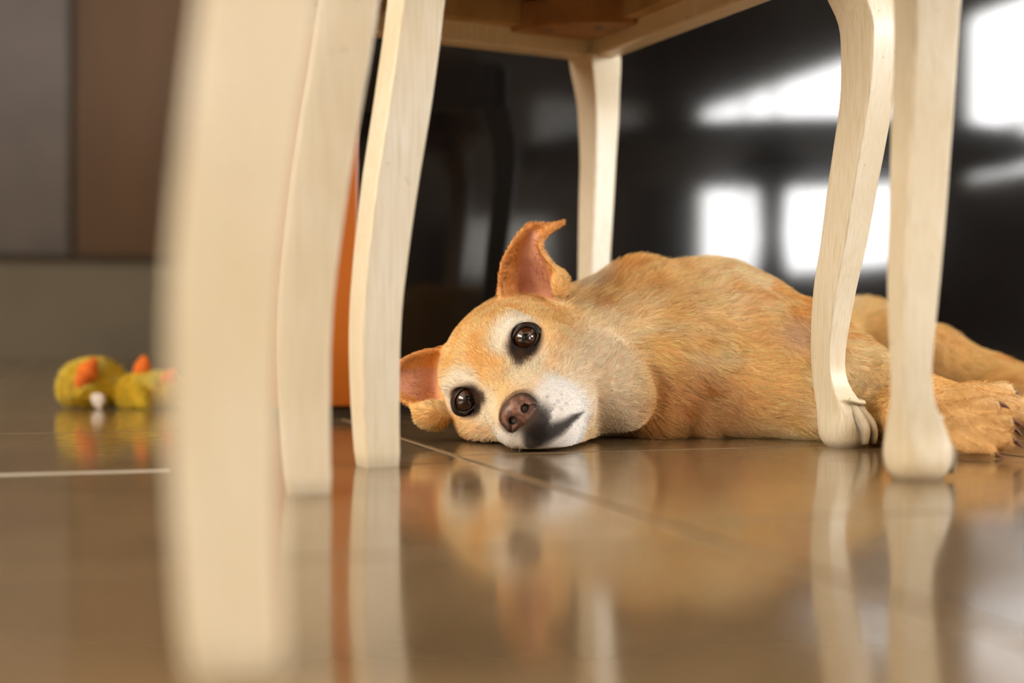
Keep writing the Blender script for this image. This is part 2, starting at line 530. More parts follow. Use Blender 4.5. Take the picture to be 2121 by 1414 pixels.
def sweep_leg(name, base, odir, xdir, keys, parent, origin, scale=1.0, ztop=None, n=60, round_foot=False):
    """square-section leg: section axes xdir and its normal, centre moved along odir"""
    xd = np.array(xdir); yd = np.array((-xd[1], xd[0]))
    od = np.array(odir)
    z1 = ztop or keys[-1][0]
    zs = np.linspace(0, z1, n) if not round_foot else np.concatenate([np.linspace(0, .02, 9), np.linspace(.024, z1, n - 9)])
    V, F, W = [], [], []
    m = None
    for z in zs:
        off, s = catmull(keys, z)
        s *= scale
        kk = 0.13
        if round_foot: kk = 0.13 + 0.75 * max(0, 1 - z / 0.035)
        ring, edge = rrect(s, kk)
        m = len(ring)
        for (a, b_), ed in zip(ring, edge):
            p = np.array(base) + od * off * scale + xd * a + yd * b_
            V.append((p[0], p[1], z))
            wn = 0.5 + 0.5 * math.sin(z * 61 + base[0] * 40 + a * 300) * math.sin(z * 173 + base[1] * 20)
            W.append(max(0.55 * max(0, 1 - z / 0.006) if round_foot else 0.35 * max(0, 1 - z / 0.004), 0.35 * ed * max(0, wn - 0.5) if z > 0.05 or not round_foot else 0))
    for i in range(len(zs) - 1):
        for j in range(m):
            F.append((i * m + j, i * m + (j + 1) % m, (i + 1) * m + (j + 1) % m, (i + 1) * m + j))
    F.append(tuple(range(m))[::-1])
    F.append(tuple(range((len(zs) - 1) * m, len(zs) * m)))
    o = mesh_obj(name, V, F, M['cream'], parent, True, origin)
    a = o.data.attributes.new('wear', 'FLOAT', 'POINT')
    a.data.foreach_set('value', np.array(W, np.float32))
    o.data.set_sharp_from_angle(angle=math.radians(50)) if hasattr(o.data, 'set_sharp_from_angle') else None
    return o


def carved_foot(base, odir, parent, origin, scale=1.0):
    """four carved toes wrapped round the front of the foot and a collar above them"""
    bm = bmesh.new()
    wl = bm.verts.layers.float.new('wear')
    od = np.array(odir); sd = np.array((-od[1], od[0]))
    for k in range(4):
        ang = (k - 1.5) * 0.52
        d = od * math.cos(ang) + sd * math.sin(ang)
        t = np.array((-d[1], d[0]))
        rings = []
        nseg, nr = 11, 10
        for i in range(nseg):
            s = i / (nseg - 1)
            # arc from the collar, over the knuckle, down to the floor
            z = 0.034 * (1 - s) + 0.0035 * s
            rad = 0.006 + 0.0185 * math.sin(min(1, s * 1.25) * math.pi * 0.5) - 0.003 * s * s
            wdt = 0.0056 * (0.75 + 0.45 * math.sin(math.pi * min(1, s + .1)))
            rad *= scale
            ring = []
            for j in range(nr):
                a = 2 * math.pi * j / nr
                p = np.array(base) + d * (rad + 0.0045 * math.cos(a)) * 1.0 + t * wdt * math.sin(a)
                v = bm.verts.new((p[0], p[1], max(0.0008, z + 0.003 * math.cos(a) * (1 - s))))
                v[wl] = 0.95 * max(0, abs(math.sin(a)) - 0.45) / 0.55 + (0.2 * max(0, (s - 0.85) / 0.15))
                ring.append(v)
            rings.append(ring)
        for i in range(nseg - 1):
            for j in range(nr):
                bm.faces.new((rings[i][j], rings[i][(j + 1) % nr], rings[i + 1][(j + 1) % nr], rings[i + 1][j]))
        bm.faces.new(rings[0][::-1]); bm.faces.new(rings[-1])
    o = bm_obj('carved_toes', bm, M['cream'], parent, True, origin)
    # collar: half ring above the toes
    bm = bmesh.new()
    wl = bm.verts.layers.float.new('wear')
    rings = []
    for i in range(13):
        ang = (i / 12 - .5) * 2.5
        d = od * math.cos(ang) + sd * math.sin(ang)
        ring = []
        for j in range(8):
            a = 2 * math.pi * j / 8
            rr = (0.0140 + 0.0030 * math.cos(a)) * scale
            p = np.array(base) - od * 0.0005 + d * rr
            v = bm.verts.new((p[0], p[1], 0.0365 + 0.0024 * math.sin(a) + 0.004 * (1 - math.cos(ang))))
            v[wl] = 0.7 if math.sin(a) < -.3 else 0.0
            ring.append(v)
        rings.append(ring)
    for i in range(12):
        for j in range(8):
            bm.faces.new((rings[i][j], rings[i][(j + 1) % 8], rings[i + 1][(j + 1) % 8], rings[i + 1][j]))
    bm.faces.new(rings[0][::-1]); bm.faces.new(rings[-1])
    bm_obj('collar', bm, M['cream'], parent, True, origin)


def unit(v):
    v = np.array(v, float)
    return v / np.linalg.norm(v)


def beam(name, p, q, w, z0, z1, mat, parent, origin, bevel=0.0):
    """straight bar between two plan points"""
    p, q = np.array(p), np.array(q)
    d = unit(q - p); n = np.array((-d[1], d[0]))
    bm = bmesh.new()
    add_prism(bm, [p - n * w / 2, q - n * w / 2, q + n * w / 2, p + n * w / 2], z0, z1, bevel)
    return bm_obj(name, bm, mat, parent, False, origin)


def make_chair(label, rn, fn, ff, rf, rots, scales):
    """rn/rf rear near/far feet, fn/ff front near/far feet (plan points)"""
    rn, fn, ff, rf = map(np.array, (rn, fn, ff, rf))
    cxy = (rn + fn + ff + rf) / 4
    c = (cxy[0], cxy[1], 0)
    ch = empty('dining_chair', c)
    tag(ch, label, 'chair', 'cream painted dining chairs')
    fwd = unit((fn + ff) / 2 - (rn + rf) / 2)
    lat = np.array((fwd[1], -fwd[0]))                  # towards the near side
    if np.dot(lat, fn - ff) < 0: lat = -lat

    def rot(v, deg):
        a = math.radians(deg); return np.array((v[0] * math.cos(a) - v[1] * math.sin(a), v[0] * math.sin(a) + v[1] * math.cos(a)))
    tops = {}
    for key, p, sgn in (('fn', fn, 1), ('ff', ff, -1)):
        od = unit(fwd + sgn * lat)
        lg = sweep_leg('front_leg', p, od, rot(fwd, rots[key]), FRONT_KEYS, ch, c, scales.get(key, 1.0), round_foot=True)
        carved_foot(p, od, lg, (0, 0, 0) if False else c, scales.get(key, 1.0))
        tops[key] = p + od * 0.003
    for key, p in (('rn', rn), ('rf', rf)):
        sweep_leg('rear_leg', p, fwd, rot(fwd, rots[key]), REAR_KEYS, ch, c, scales.get(key, 1.0), n=90)
        tops[key] = p + fwd * 0.038
    zb = 0.400
    # seat rails: cream outside, with a bead along the lower edge
    for a, b_ in (('fn', 'ff'), ('fn', 'rn'), ('ff', 'rf'), ('rn', 'rf')):
        p, q = tops[a], tops[b_]
        d = unit(q - p)
        n = np.array((-d[1], d[0]))
        if np.dot(n, (p + q) / 2 - cxy) < 0: n = -n
        beam('seat_rail', p + d * .004 + n * .004, q - d * .004 + n * .004, 0.026, zb, zb + 0.062, M['cream'], ch, c, 0.003)
        beam('seat_ledge', p + d * .03 - n * .018, q - d * .03 - n * .018, 0.016, zb + 0.022, zb + 0.05, M['underwood'], ch, c)
    # corner braces with screws
    for k, n1, n2 in (('ff', 'fn', 'rf'), ('fn', 'ff', 'rn'), ('rf', 'ff', 'rn'), ('rn', 'fn', 'rf')):
        p = tops[k]
        d1, d2 = unit(tops[n1] - p), unit(tops[n2] - p)
        a, b_ = p + d1 * 0.115 + d2 * 0.012, p + d2 * 0.115 + d1 * 0.012
        bm = bmesh.new()
        add_prism(bm, [p + (d1 + d2) * 0.016, a, a * .72 + b_ * .28 + (d1 + d2) * .012, a * .28 + b_ * .72 + (d1 + d2) * .012, b_], zb + 0.016, zb + 0.046, 0.002)
        br = bm_obj('corner_brace', bm, M['brace'], ch, False, c)
        s = (a + b_) / 2 + (d1 + d2) * -0.004
        for dd in (-0.02, 0.02):
            q = s + (d1 - d2) * dd
            bm = bmesh.new()
            bmesh.ops.create_cone(bm, cap_ends=True, segments=12, radius1=0.0035, radius2=0.004, depth=0.003, matrix=Matrix.Translation((q[0], q[1], zb + 0.0155)))
            bm_obj('screw', bm, M['screw'], br, True, c)
    quad = [tops['fn'], tops['ff'], tops['rf'], tops['rn']]
    inner = [p * 0.97 + cxy * 0.03 for p in quad]
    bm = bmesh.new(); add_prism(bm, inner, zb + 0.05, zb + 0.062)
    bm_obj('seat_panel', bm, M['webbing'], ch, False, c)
    # upholstered seat, domed
    bm = bmesh.new()
    rows = []
    for i in range(13):
        r = []
        for j in range(13):
            a, b_ = i / 12, j / 12
            p = (quad[0] * (1 - a) + quad[3] * a) * (1 - b_) + (quad[1] * (1 - a) + quad[2] * a) * b_
            p = p * 1.03 - cxy * 0.03
            e = min(a, 1 - a, b_, 1 - b_)
            z = zb + 0.066 + 0.045 * (1 - (1 - min(1, e / 0.3)) ** 2.5)
            r.append(bm.verts.new((p[0], p[1], z)))
        rows.append(r)
    for i in range(12):
        for j in range(12):
            bm.faces.new((rows[i][j], rows[i + 1][j], rows[i + 1][j + 1], rows[i][j + 1]))
    ext = bmesh.ops.extrude_face_region(bm, geom=list(bm.faces))
    for g in ext['geom']:
        if isinstance(g, bmesh.types.BMVert): g.co.z = zb + 0.063
    bm_obj('seat_cushion', bm, M['fabric'], ch, True, c)
    # back: two cross rails and an upholstered panel between the rear stiles
    def stile(key, z):
        return (rn if key == 'rn' else rf) + fwd * catmull(REAR_KEYS, z)[0]
    def cross(name, za, zb_, th, mat, inset, swell=0.0):
        V, F = [], []
        nz, nx = 8, 14
        for side in (1, -1):
            for i in range(nz + 1):
                z = za + (zb_ - za) * i / nz
                p, q = stile('rn', z), stile('rf', z)
                for j in range(nx + 1):
                    s = inset + (1 - 2 * inset) * j / nx
                    pil = swell * (1 - (2 * i / nz - 1) ** 4) * (1 - (2 * j / nx - 1) ** 4)
                    pt = p * (1 - s) + q * s - fwd * 0.02 * math.sin(math.pi * s) + fwd * side * (th / 2 + pil)
                    V.append((pt[0], pt[1], z))
        m = (nz + 1) * (nx + 1)
        for i in range(nz):
            for j in range(nx):
                a = i * (nx + 1) + j
                F.append((a, a + 1, a + nx + 2, a + nx + 1)); F.append((m + a + nx + 1, m + a + nx + 2, m + a + 1, m + a))
        for i in range(nz):
            for j in (0, nx):
                a = i * (nx + 1) + j; F.append((a, a + nx + 1, m + a + nx + 1, m + a))
        for j in range(nx):
            for i in (0, nz):
                a = i * (nx + 1) + j; F.append((a, a + 1, m + a + 1, m + a))
        mesh_obj(name, V, F, mat, ch, True, c)
    cross('top_rail', 0.86, 0.93, 0.022, M['cream'], 0.0)
    cross('lower_rail', 0.54, 0.575, 0.02, M['cream'], 0.03)
    cross('back_pad', 0.585, 0.85, 0.02, M['fabric'], 0.05, 0.016)
    return ch


# the chair standing over the dog (A) and the nearer one (B)
make_chair('cream dining chair standing over the dog, its curved front leg in front of the dog',
           (-0.0973, 1.0071), (0.277, 1.180), (0.092, 1.590), (-0.270, 1.385),
           {'fn': 8, 'ff': 8, 'rn': 0, 'rf': 0}, {'ff': 0.95})
make_chair('cream dining chair nearest the camera, with two blurred rear legs at left',
           (-0.0800, 0.398), (0.305, 0.478), (0.2625, 0.920), (-0.1222, 0.839),
           {'fn': 0, 'ff': 0, 'rn': 0, 'rf': 0}, {'ff': 0.98, 'rn': 1.06})

# ------------------------------------------------------------------ implicit surfaces for soft bodies
def smin(a, b, k):
    h = np.maximum(k - np.abs(a - b), 0) / k
    return np.minimum(a, b) - h * h * k * 0.25


class Field:
    def __init__(self, lo, hi, h):
        self.lo = np.array(lo, float); self.h = h
        self.n = np.ceil((np.array(hi) - self.lo) / h).astype(int) + 1
        self.D = np.full(self.n, 1.0, np.float32)

    def sl(self, lo, hi):
        a = np.clip(np.floor((np.array(lo) - self.lo) / self.h).astype(int), 0, self.n - 1)
        b = np.clip(np.ceil((np.array(hi) - self.lo) / self.h).astype(int) + 1, 1, self.n)
        return a, b

    def coords(self, a, b):
        ax = [(self.lo[i] + self.h * np.arange(a[i], b[i])).astype(np.float32) for i in range(3)]
        return ax[0][:, None, None], ax[1][None, :, None], ax[2][None, None, :]

    def apply(self, lo, hi, fn, k, mode='add'):
        m = 0.03
        a, b = self.sl(np.array(lo) - m, np.array(hi) + m)
        X, Y, Z = self.coords(a, b)
        d = fn(X, Y, Z)
        S = (slice(a[0], b[0]), slice(a[1], b[1]), slice(a[2], b[2]))
        if mode == 'add':
            self.D[S] = smin(self.D[S], d, k)
        else:
            self.D[S] = -smin(-self.D[S], d, k)

    def cone(self, a, ra, b, rb, k=0.03, mode='add'):
        a, b = np.array(a, float), np.array(b, float)
        ab = b - a; L2 = max(ab @ ab, 1e-12)
        def fn(X, Y, Z):
            t = np.clip(((X - a[0]) * ab[0] + (Y - a[1]) * ab[1] + (Z - a[2]) * ab[2]) / L2, 0, 1)
            return np.sqrt((X - a[0] - t * ab[0]) ** 2 + (Y - a[1] - t * ab[1]) ** 2 + (Z - a[2] - t * ab[2]) ** 2) - (ra + (rb - ra) * t)
        r = max(ra, rb)
        self.apply(np.minimum(a, b) - r, np.maximum(a, b) + r, fn, k, mode)

    def ell(self, c, r, R=None, k=0.03, mode='add'):
        """R: rows are the ellipsoid's axes in world space"""
        c = np.array(c, float); R = np.eye(3) if R is None else np.array(R)
        def fn(X, Y, Z):
            x, y, z = X - c[0], Y - c[1], Z - c[2]
            q = [(R[i][0] * x + R[i][1] * y + R[i][2] * z) for i in range(3)]
            k0 = np.sqrt(sum((q[i] / r[i]) ** 2 for i in range(3)))
            k1 = np.sqrt(sum((q[i] / r[i] ** 2) ** 2 for i in range(3))) + 1e-9
            return k0 * (k0 - 1) / k1
        m = max(r)
        self.apply(c - m, c + m, fn, k, mode)

    def cloud(self, pts, rad, k):
        """smooth union with balls strung along sampled points (sheets such as ears)"""
        pts = np.array(pts, np.float32); rad = np.array(rad, np.float32)
        def fn(X, Y, Z):
            shp = np.broadcast_shapes(X.shape, Y.shape, Z.shape)
            P = np.stack([np.broadcast_to(q, shp).ravel() for q in (X, Y, Z)], 1)
            out = np.empty(len(P), np.float32)
            for s in range(0, len(P), 20000):
                d = np.sqrt(((P[s:s + 20000, None, :] - pts[None]) ** 2).sum(2)) - rad[None]
                out[s:s + 20000] = d.min(1)
            return out.reshape(shp)
        self.apply(pts.min(0) - .004, pts.max(0) + .004, fn, k)

    def mesh(self):
        """naive surface nets -> verts, quads"""
        D, h, lo = self.D, self.h, self.lo
        neg = D < 0
        c = np.zeros(np.array(D.shape) - 1, np.int8)
        for i in (0, 1):
            for j in (0, 1):
                for k in (0, 1):
                    c += neg[i:D.shape[0] - 1 + i, j:D.shape[1] - 1 + j, k:D.shape[2] - 1 + k]
        act = (c > 0) & (c < 8)
        I = np.argwhere(act)
        idx = np.full(act.shape, -1, np.int32)
        idx[act] = np.arange(len(I))
        acc = np.zeros((len(I), 3)); cnt = np.zeros(len(I))
        corners = [(i, j, k) for i in (0, 1) for j in (0, 1) for k in (0, 1)]
        for p in corners:
            for ax in range(3):
                if p[ax]: continue
                q = list(p); q[ax] = 1
                a = D[I[:, 0] + p[0], I[:, 1] + p[1], I[:, 2] + p[2]]
                b = D[I[:, 0] + q[0], I[:, 1] + q[1], I[:, 2] + q[2]]
                m = (a < 0) != (b < 0)
                t = np.where(m, a / np.where(m, a - b, 1), 0)
                pos = I + np.array(p)
                pos = pos.astype(float); pos[:, ax] += t
                acc[m] += pos[m]; cnt[m] += 1
        V = acc / cnt[:, None] * h + lo
        Q = []
        for ax in range(3):
            s0 = [slice(None)] * 3; s1 = [slice(None)] * 3
            s0[ax] = slice(0, -1); s1[ax] = slice(1, None)
            a, b = neg[tuple(s0)], neg[tuple(s1)]
            E = np.argwhere(a != b)
            o1, o2 = (ax + 1) % 3, (ax + 2) % 3
            E = E[(E[:, o1] > 0) & (E[:, o2] > 0) & (E[:, o1] < D.shape[o1] - 1) & (E[:, o2] < D.shape[o2] - 1)]
            def cell(d1, d2):
                q = E.copy(); q[:, o1] += d1; q[:, o2] += d2
                return idx[q[:, 0], q[:, 1], q[:, 2]]
            quad = np.stack([cell(-1, -1), cell(0, -1), cell(0, 0), cell(-1, 0)], 1)
            flip = ~a[E[:, 0], E[:, 1], E[:, 2]]
            quad[flip] = quad[flip][:, ::-1]
            Q.append(quad)
        return V, np.concatenate(Q)

    def grad(self, P):
        """gradient of D at points, by trilinear sampling"""
        def samp(q):
            g = np.clip((q - self.lo) / self.h, 0, self.n - 1.001)
            i = g.astype(int); f = g - i
            r = 0
            for a in (0, 1):
                for b in (0, 1):
                    for c_ in (0, 1):
                        w = (f[:, 0] if a else 1 - f[:, 0]) * (f[:, 1] if b else 1 - f[:, 1]) * (f[:, 2] if c_ else 1 - f[:, 2])
                        r = r + w * self.D[i[:, 0] + a, i[:, 1] + b, i[:, 2] + c_]
            return r
        e = self.h
        G = np.stack([samp(P + np.eye(3)[i] * e) - samp(P - np.eye(3)[i] * e) for i in range(3)], 1)
        return G / (np.linalg.norm(G, axis=1, keepdims=True) + 1e-9)


def relax(V, Q, it=2, lam=0.5):
    for _ in range(it):
        acc = np.zeros_like(V); cnt = np.zeros(len(V))
        for i in range(4):
            j = (i + 1) % 4
            np.add.at(acc, Q[:, i], V[Q[:, j]]); np.add.at(cnt, Q[:, i], 1)
            np.add.at(acc, Q[:, j], V[Q[:, i]]); np.add.at(cnt, Q[:, j], 1)
        V = V * (1 - lam) + lam * acc / np.maximum(cnt, 1)[:, None]
    return V


def soft_obj(name, V, Q, mat, parent, origin, colors=None):
    me = bpy.data.meshes.new(name)
    vv = (V - np.array(origin)).astype(np.float32)
    me.vertices.add(len(vv)); me.vertices.foreach_set('co', vv.ravel())
    me.loops.add(Q.size); me.loops.foreach_set('vertex_index', Q.astype(np.int32).ravel())
    me.polygons.add(len(Q))
    me.polygons.foreach_set('loop_start', np.arange(0, Q.size, 4, dtype=np.int32))
    me.polygons.foreach_set('use_smooth', np.ones(len(Q), bool))
    me.update(calc_edges=True)
    me.validate()
    if colors is not None:
        a = me.color_attributes.new('coat', 'FLOAT_COLOR', 'POINT')
        a.data.foreach_set('color', np.concatenate([colors, np.ones((len(colors), 1))], 1).astype(np.float32).ravel())
    me.materials.append(mat)
    o = bpy.data.objects.new(name, me)
    return link(o, parent)


def vnoise(P, scale, seed):
    """smooth value noise in [0,1] at points"""
    g = P * scale + 1000.0
    i = np.floor(g).astype(np.int64); f = g - i
    f = f * f * (3 - 2 * f)
    def hsh(a, b, c_):
        n = (a * 374761393 + b * 668265263 + c_ * 2147483647 + seed * 1274126177) & 0xffffffff
        n = ((n ^ (n >> 13)) * 1274126177) & 0xffffffff
        return ((n ^ (n >> 16)) & 0xffff) / 65535.0
    r = 0
    for a in (0, 1):
        for b in (0, 1):
            for c_ in (0, 1):
                w = (f[:, 0] if a else 1 - f[:, 0]) * (f[:, 1] if b else 1 - f[:, 1]) * (f[:, 2] if c_ else 1 - f[:, 2])
                r = r + w * hsh(i[:, 0] + a, i[:, 1] + b, i[:, 2] + c_)
    return r


def make_fur(name, V, Q, normals, density, count, flow, length, color, rad, lift, mat, parent, origin, seed=1, npt=5, messy=0.45):
    """strands rooted all over a mesh; density/flow/length/color/lift are functions of points"""
    r = np.random.default_rng(seed)
    T = np.concatenate([Q[:, [0, 1, 2]], Q[:, [0, 2, 3]]])
    A, B, C_ = V[T[:, 0]], V[T[:, 1]], V[T[:, 2]]
    area = 0.5 * np.linalg.norm(np.cross(B - A, C_ - A), axis=1)
    w = area * density((A + B + C_) / 3)
    w /= w.sum()
    t = r.choice(len(T), count, p=w)
    a, b = r.random(count), r.random(count)
    fl = a + b > 1
    a[fl], b[fl] = 1 - a[fl], 1 - b[fl]
    P = A[t] + (B - A)[t] * a[:, None] + (C_ - A)[t] * b[:, None]
    N = normals[T[t, 0]] * (1 - a - b)[:, None] + normals[T[t, 1]] * a[:, None] + normals[T[t, 2]] * b[:, None]
    N /= np.linalg.norm(N, axis=1, keepdims=True) + 1e-9
    F_ = flow(P)
    wob = np.stack([vnoise(P, 45, 11 + i) + 0.7 * vnoise(P, 130, 21 + i) - 0.85 for i in range(3)], 1)
    F_ = F_ + wob * messy * 2.2 + r.normal(0, 0.10, F_.shape)
    F_ = F_ - N * (F_ * N).sum(1, keepdims=True)
    F_ /= np.linalg.norm(F_, axis=1, keepdims=True) + 1e-9
    L = length(P) * r.uniform(0.65, 1.15, count)
    lf = lift(P) * r.uniform(0.7, 1.3, count)
    s = np.linspace(0, 1, npt)
    pts = np.empty((count, npt, 3))
    side = np.cross(N, F_)
    curl = r.normal(0, 0.12, count)
    for i, q in enumerate(s):
        pts[:, i] = P - N * 0.0006 + L[:, None] * (F_ * (q * 0.95) + N * (lf * (1.25 * q - 0.55 * q * q))[:, None] + side * (curl * q * q)[:, None])
    pts[:, :, 2] = np.maximum(pts[:, :, 2], 0.0006)
    cv = bpy.data.hair_curves.new(name)
    cv.add_curves([npt] * count)
    cv.attributes['position'].data.foreach_set('vector', (pts - np.array(origin)).astype(np.float32).ravel())
    ra = cv.attributes.get('radius') or cv.attributes.new('radius', 'FLOAT', 'POINT')
    rr = np.tile(np.linspace(1, 0.25, npt), (count, 1)) * (rad * r.uniform(0.75, 1.25, count))[:, None]
    ra.data.foreach_set('value', rr.astype(np.float32).ravel())
    col = color(P) * np.exp(r.normal(0, 0.26, count))[:, None]
    ca = cv.attributes.new('coat', 'FLOAT_COLOR', 'CURVE')
    ca.data.foreach_set('color', np.concatenate([np.clip(col, 0, 1), np.ones((count, 1))], 1).astype(np.float32).ravel())
    cv.materials.append(mat)
    o = bpy.data.objects.new(name, cv)
    return link(o, parent)


def srgb(r, g, b):
    return np.array(lin(r, g, b)[:3])


def mixc(c, new, w):
    w = np.clip(w, 0, 1)[:, None]
    return c * (1 - w) + np.asarray(new) * w


def ss(x, a, b):
    t = np.clip((x - a) / (b - a), 0, 1)
    return t * t * (3 - 2 * t)


# ------------------------------------------------------------------ the dog
DOG_C = np.array((0.22, 1.42, 0.0))
dog = empty('dog', DOG_C)
tag(dog, 'tan short-haired dog lying on its side under the chair, looking at the camera', 'dog')

HO = np.array((-0.0142, 1.21, 0.0636))          # point midway between the eyes
e0 = np.array((0.690, 0, 0.723)); t0 = np.array((-0.723, 0, 0.690)); f0 = np.array((0, -1.0, 0))
YAW = math.radians(6)
HF = math.cos(YAW) * f0 - math.sin(YAW) * e0
HE = math.cos(YAW) * e0 + math.sin(YAW) * f0
HT = t0
HR_ = np.array([HE, HT, HF])


def hp(e, t, f):
    return HO + e * HE + t * HT + f * HF


def to_head(P):
    q = P - HO
    return q @ HE, q @ HT, q @ HF


FD = Field((-0.16, 0.99, -0.03), (0.80, 1.92, 0.205), 0.0023)
bd = unit((0.63, 0.77, 0.0)); bp_ = unit((0.77, -0.63, 0.0)); bz = np.array((0, 0, 1.0))
BR = np.array([bd, bp_, bz])
# --- trunk
FD.ell((0.185, 1.405, 0.077), (0.132, 0.108, 0.080), BR, k=0.035)
FD.ell((0.165, 1.375, 0.082), (0.095, 0.092, 0.067), BR, k=0.04)          # shoulders
FD.cone((0.235, 1.465, 0.064), 0.078, (0.345, 1.60, 0.056), 0.066, k=0.03)   # belly
FD.ell((0.395, 1.655, 0.060), (0.090, 0.078, 0.058), BR, k=0.03)           # hips
# --- neck and throat
FD.cone((0.022, 1.305, 0.062), 0.066, (0.110, 1.365, 0.074), 0.074, k=0.035)
FD.ell((0.125, 1.315, 0.052), (0.075, 0.060, 0.058), None, k=0.04)
# --- chest front, towards the camera
FD.ell((0.185, 1.335, 0.060), (0.080, 0.062, 0.060), None, k=0.045)
# --- front leg that lies on top
FD.cone((0.195, 1.365, 0.108), 0.048, (0.275, 1.335, 0.080), 0.036, k=0.025)
FD.cone((0.275, 1.335, 0.084), 0.034, (0.335, 1.225, 0.049), 0.020, k=0.02)
FD.cone((0.335, 1.225, 0.047), 0.020, (0.362, 1.145, 0.033), 0.0180, k=0.015)
# --- folds of loose skin on throat and chest
FD.ell(at(1362, 842, 1.290), (0.032, 0.036, 0.046), None, k=0.010)
FD.ell(at(1455, 858, 1.300), (0.026, 0.036, 0.040), None, k=0.009)
FD.cone(at(1490, 700, 1.330), 0.046, at(1640, 770, 1.295), 0.030, k=0.010)
FD.cone(at(1330, 640, 1.345), 0.048, at(1420, 770, 1.320), 0.036, k=0.010)
# --- front leg that lies on the floor
FD.cone((0.175, 1.330, 0.045), 0.045, (0.215, 1.300, 0.034), 0.035, k=0.03)
FD.cone((0.215, 1.300, 0.032), 0.034, (0.318, 1.218, 0.021), 0.020, k=0.02)
FD.cone((0.318, 1.218, 0.020), 0.020, (0.340, 1.095, 0.020), 0.0175, k=0.015)
# --- paws
PAWS = []


def paw(base, d, up, size=1.0):
    """four toes fanned out from the end of a leg; returns claw tips"""
    d = unit(d); up = unit(np.array(up) - d * np.dot(up, d)); sd = np.cross(up, d)
    base = np.array(base)
    FD.ell(base + d * 0.002, (0.018 * size, 0.0175 * size, 0.0125 * size), np.array([d, sd, up]), k=0.012)
    for k, o in enumerate((-1.5, -0.5, 0.5, 1.5)):
        dd = unit(d + sd * o * 0.14)
        ln = (0.030, 0.040, 0.040, 0.030)[k] * size
        p0 = base + sd * o * 0.0095 * size + up * 0.003
        p1 = base + sd * o * 0.0118 * size + dd * ln + up * 0.001
        FD.cone(p0, 0.0088 * size, p1, 0.0080 * size, k=0.0025)
        PAWS.append((p1 + dd * 0.006 + up * 0.002, unit(dd - up * 0.25)))


paw((0.337, 1.090, 0.0200), (0.94, -0.32, -0.02), (-0.25, -0.75, 0.60), 0.95)
paw((0.366, 1.140, 0.036), (0.95, -0.25, -0.12), (-0.1, -0.55, 0.8), 0.95)
# --- hind legs
FD.cone((0.405, 1.625, 0.078), 0.050, (0.445, 1.520, 0.063), 0.036, k=0.04)
FD.cone((0.445, 1.520, 0.062), 0.032, (0.540, 1.490, 0.036), 0.017, k=0.02)
FD.cone((0.540, 1.490, 0.035), 0.017, (0.660, 1.440, 0.020), 0.0165, k=0.015)
paw((0.676, 1.432, 0.0205), (0.90, -0.42, 0.0), (0, -.1, 1.0))
FD.cone((0.430, 1.640, 0.045), 0.045, (0.500, 1.490, 0.028), 0.028, k=0.03)
FD.cone((0.500, 1.460, 0.026), 0.026, (0.590, 1.400, 0.018), 0.0165, k=0.02)
FD.cone((0.590, 1.400, 0.018), 0.0165, (0.700, 1.350, 0.017), 0.0165, k=0.015)
paw((0.715, 1.343, 0.0205), (0.90, -0.42, 0.0), (0, 0, 1.0))
# --- tail
FD.cone((0.450, 1.715, 0.050), 0.022, (0.500, 1.79, 0.024), 0.016, k=0.02)
FD.cone((0.500, 1.79, 0.024), 0.016, (0.62, 1.83, 0.014), 0.010, k=0.01)
FD.cone((0.62, 1.83, 0.014), 0.010, (0.71, 1.80, 0.010), 0.006, k=0.01)
# --- head
FD.ell(hp(0, 0.006, -0.052), (0.057, 0.043, 0.066), HR_, k=0.03)
FD.cone(hp(0, -0.036, -0.002), 0.041, hp(0, -0.047, 0.076), 0.0255, k=0.025)
for s in (-1, 1):
    FD.ell(hp(s * 0.042, -0.036, -0.036), (0.028, 0.045, 0.046), HR_, k=0.02)
    FD.ell(hp(s * 0.044, -0.070, -0.055), (0.028, 0.034, 0.040), HR_, k=0.02)
    FD.ell(hp(s * 0.027, 0.018, -0.010), (0.016, 0.012, 0.014), HR_, k=0.014)
    FD.cone(hp(s * 0.012, -0.057, 0.070), 0.0165, hp(s * 0.026, -0.066, 0.018), 0.019, k=0.018)
FD.cone(hp(0, -0.072, -0.03), 0.036, hp(0, -0.071, 0.060), 0.0165, k=0.020)
# soft cheek and ruff on the side turned up
FD.ell(hp(0.050, -0.078, -0.050), (0.036, 0.047, 0.047), HR_, k=0.010)
# --- ears: curved sheets with a rolled rim
EARS = []


def ear(left, right, cup, n=26):
    Lk = [(i / (len(left) - 1), *at(*p)) for i, p in enumerate(left)]
    Rk = [(i / (len(right) - 1), *at(*p)) for i, p in enumerate(right)]
    pts, rad, info = [], [], []
    for i in range(n + 1):
        w = i / n
        a, b = catmull(Lk, w), catmull(Rk, w)
        for j in range(n + 1):
            q = j / n
            p = a * (1 - q) + b * q
            p = p + np.array((0, 1.0, 0)) * cup(w) * math.sin(math.pi * q) ** 0.8
            pts.append(p)
            rad.append(0.0026)
    EARS.append(np.array(pts))
    FD.cloud(pts, rad, 0.008)


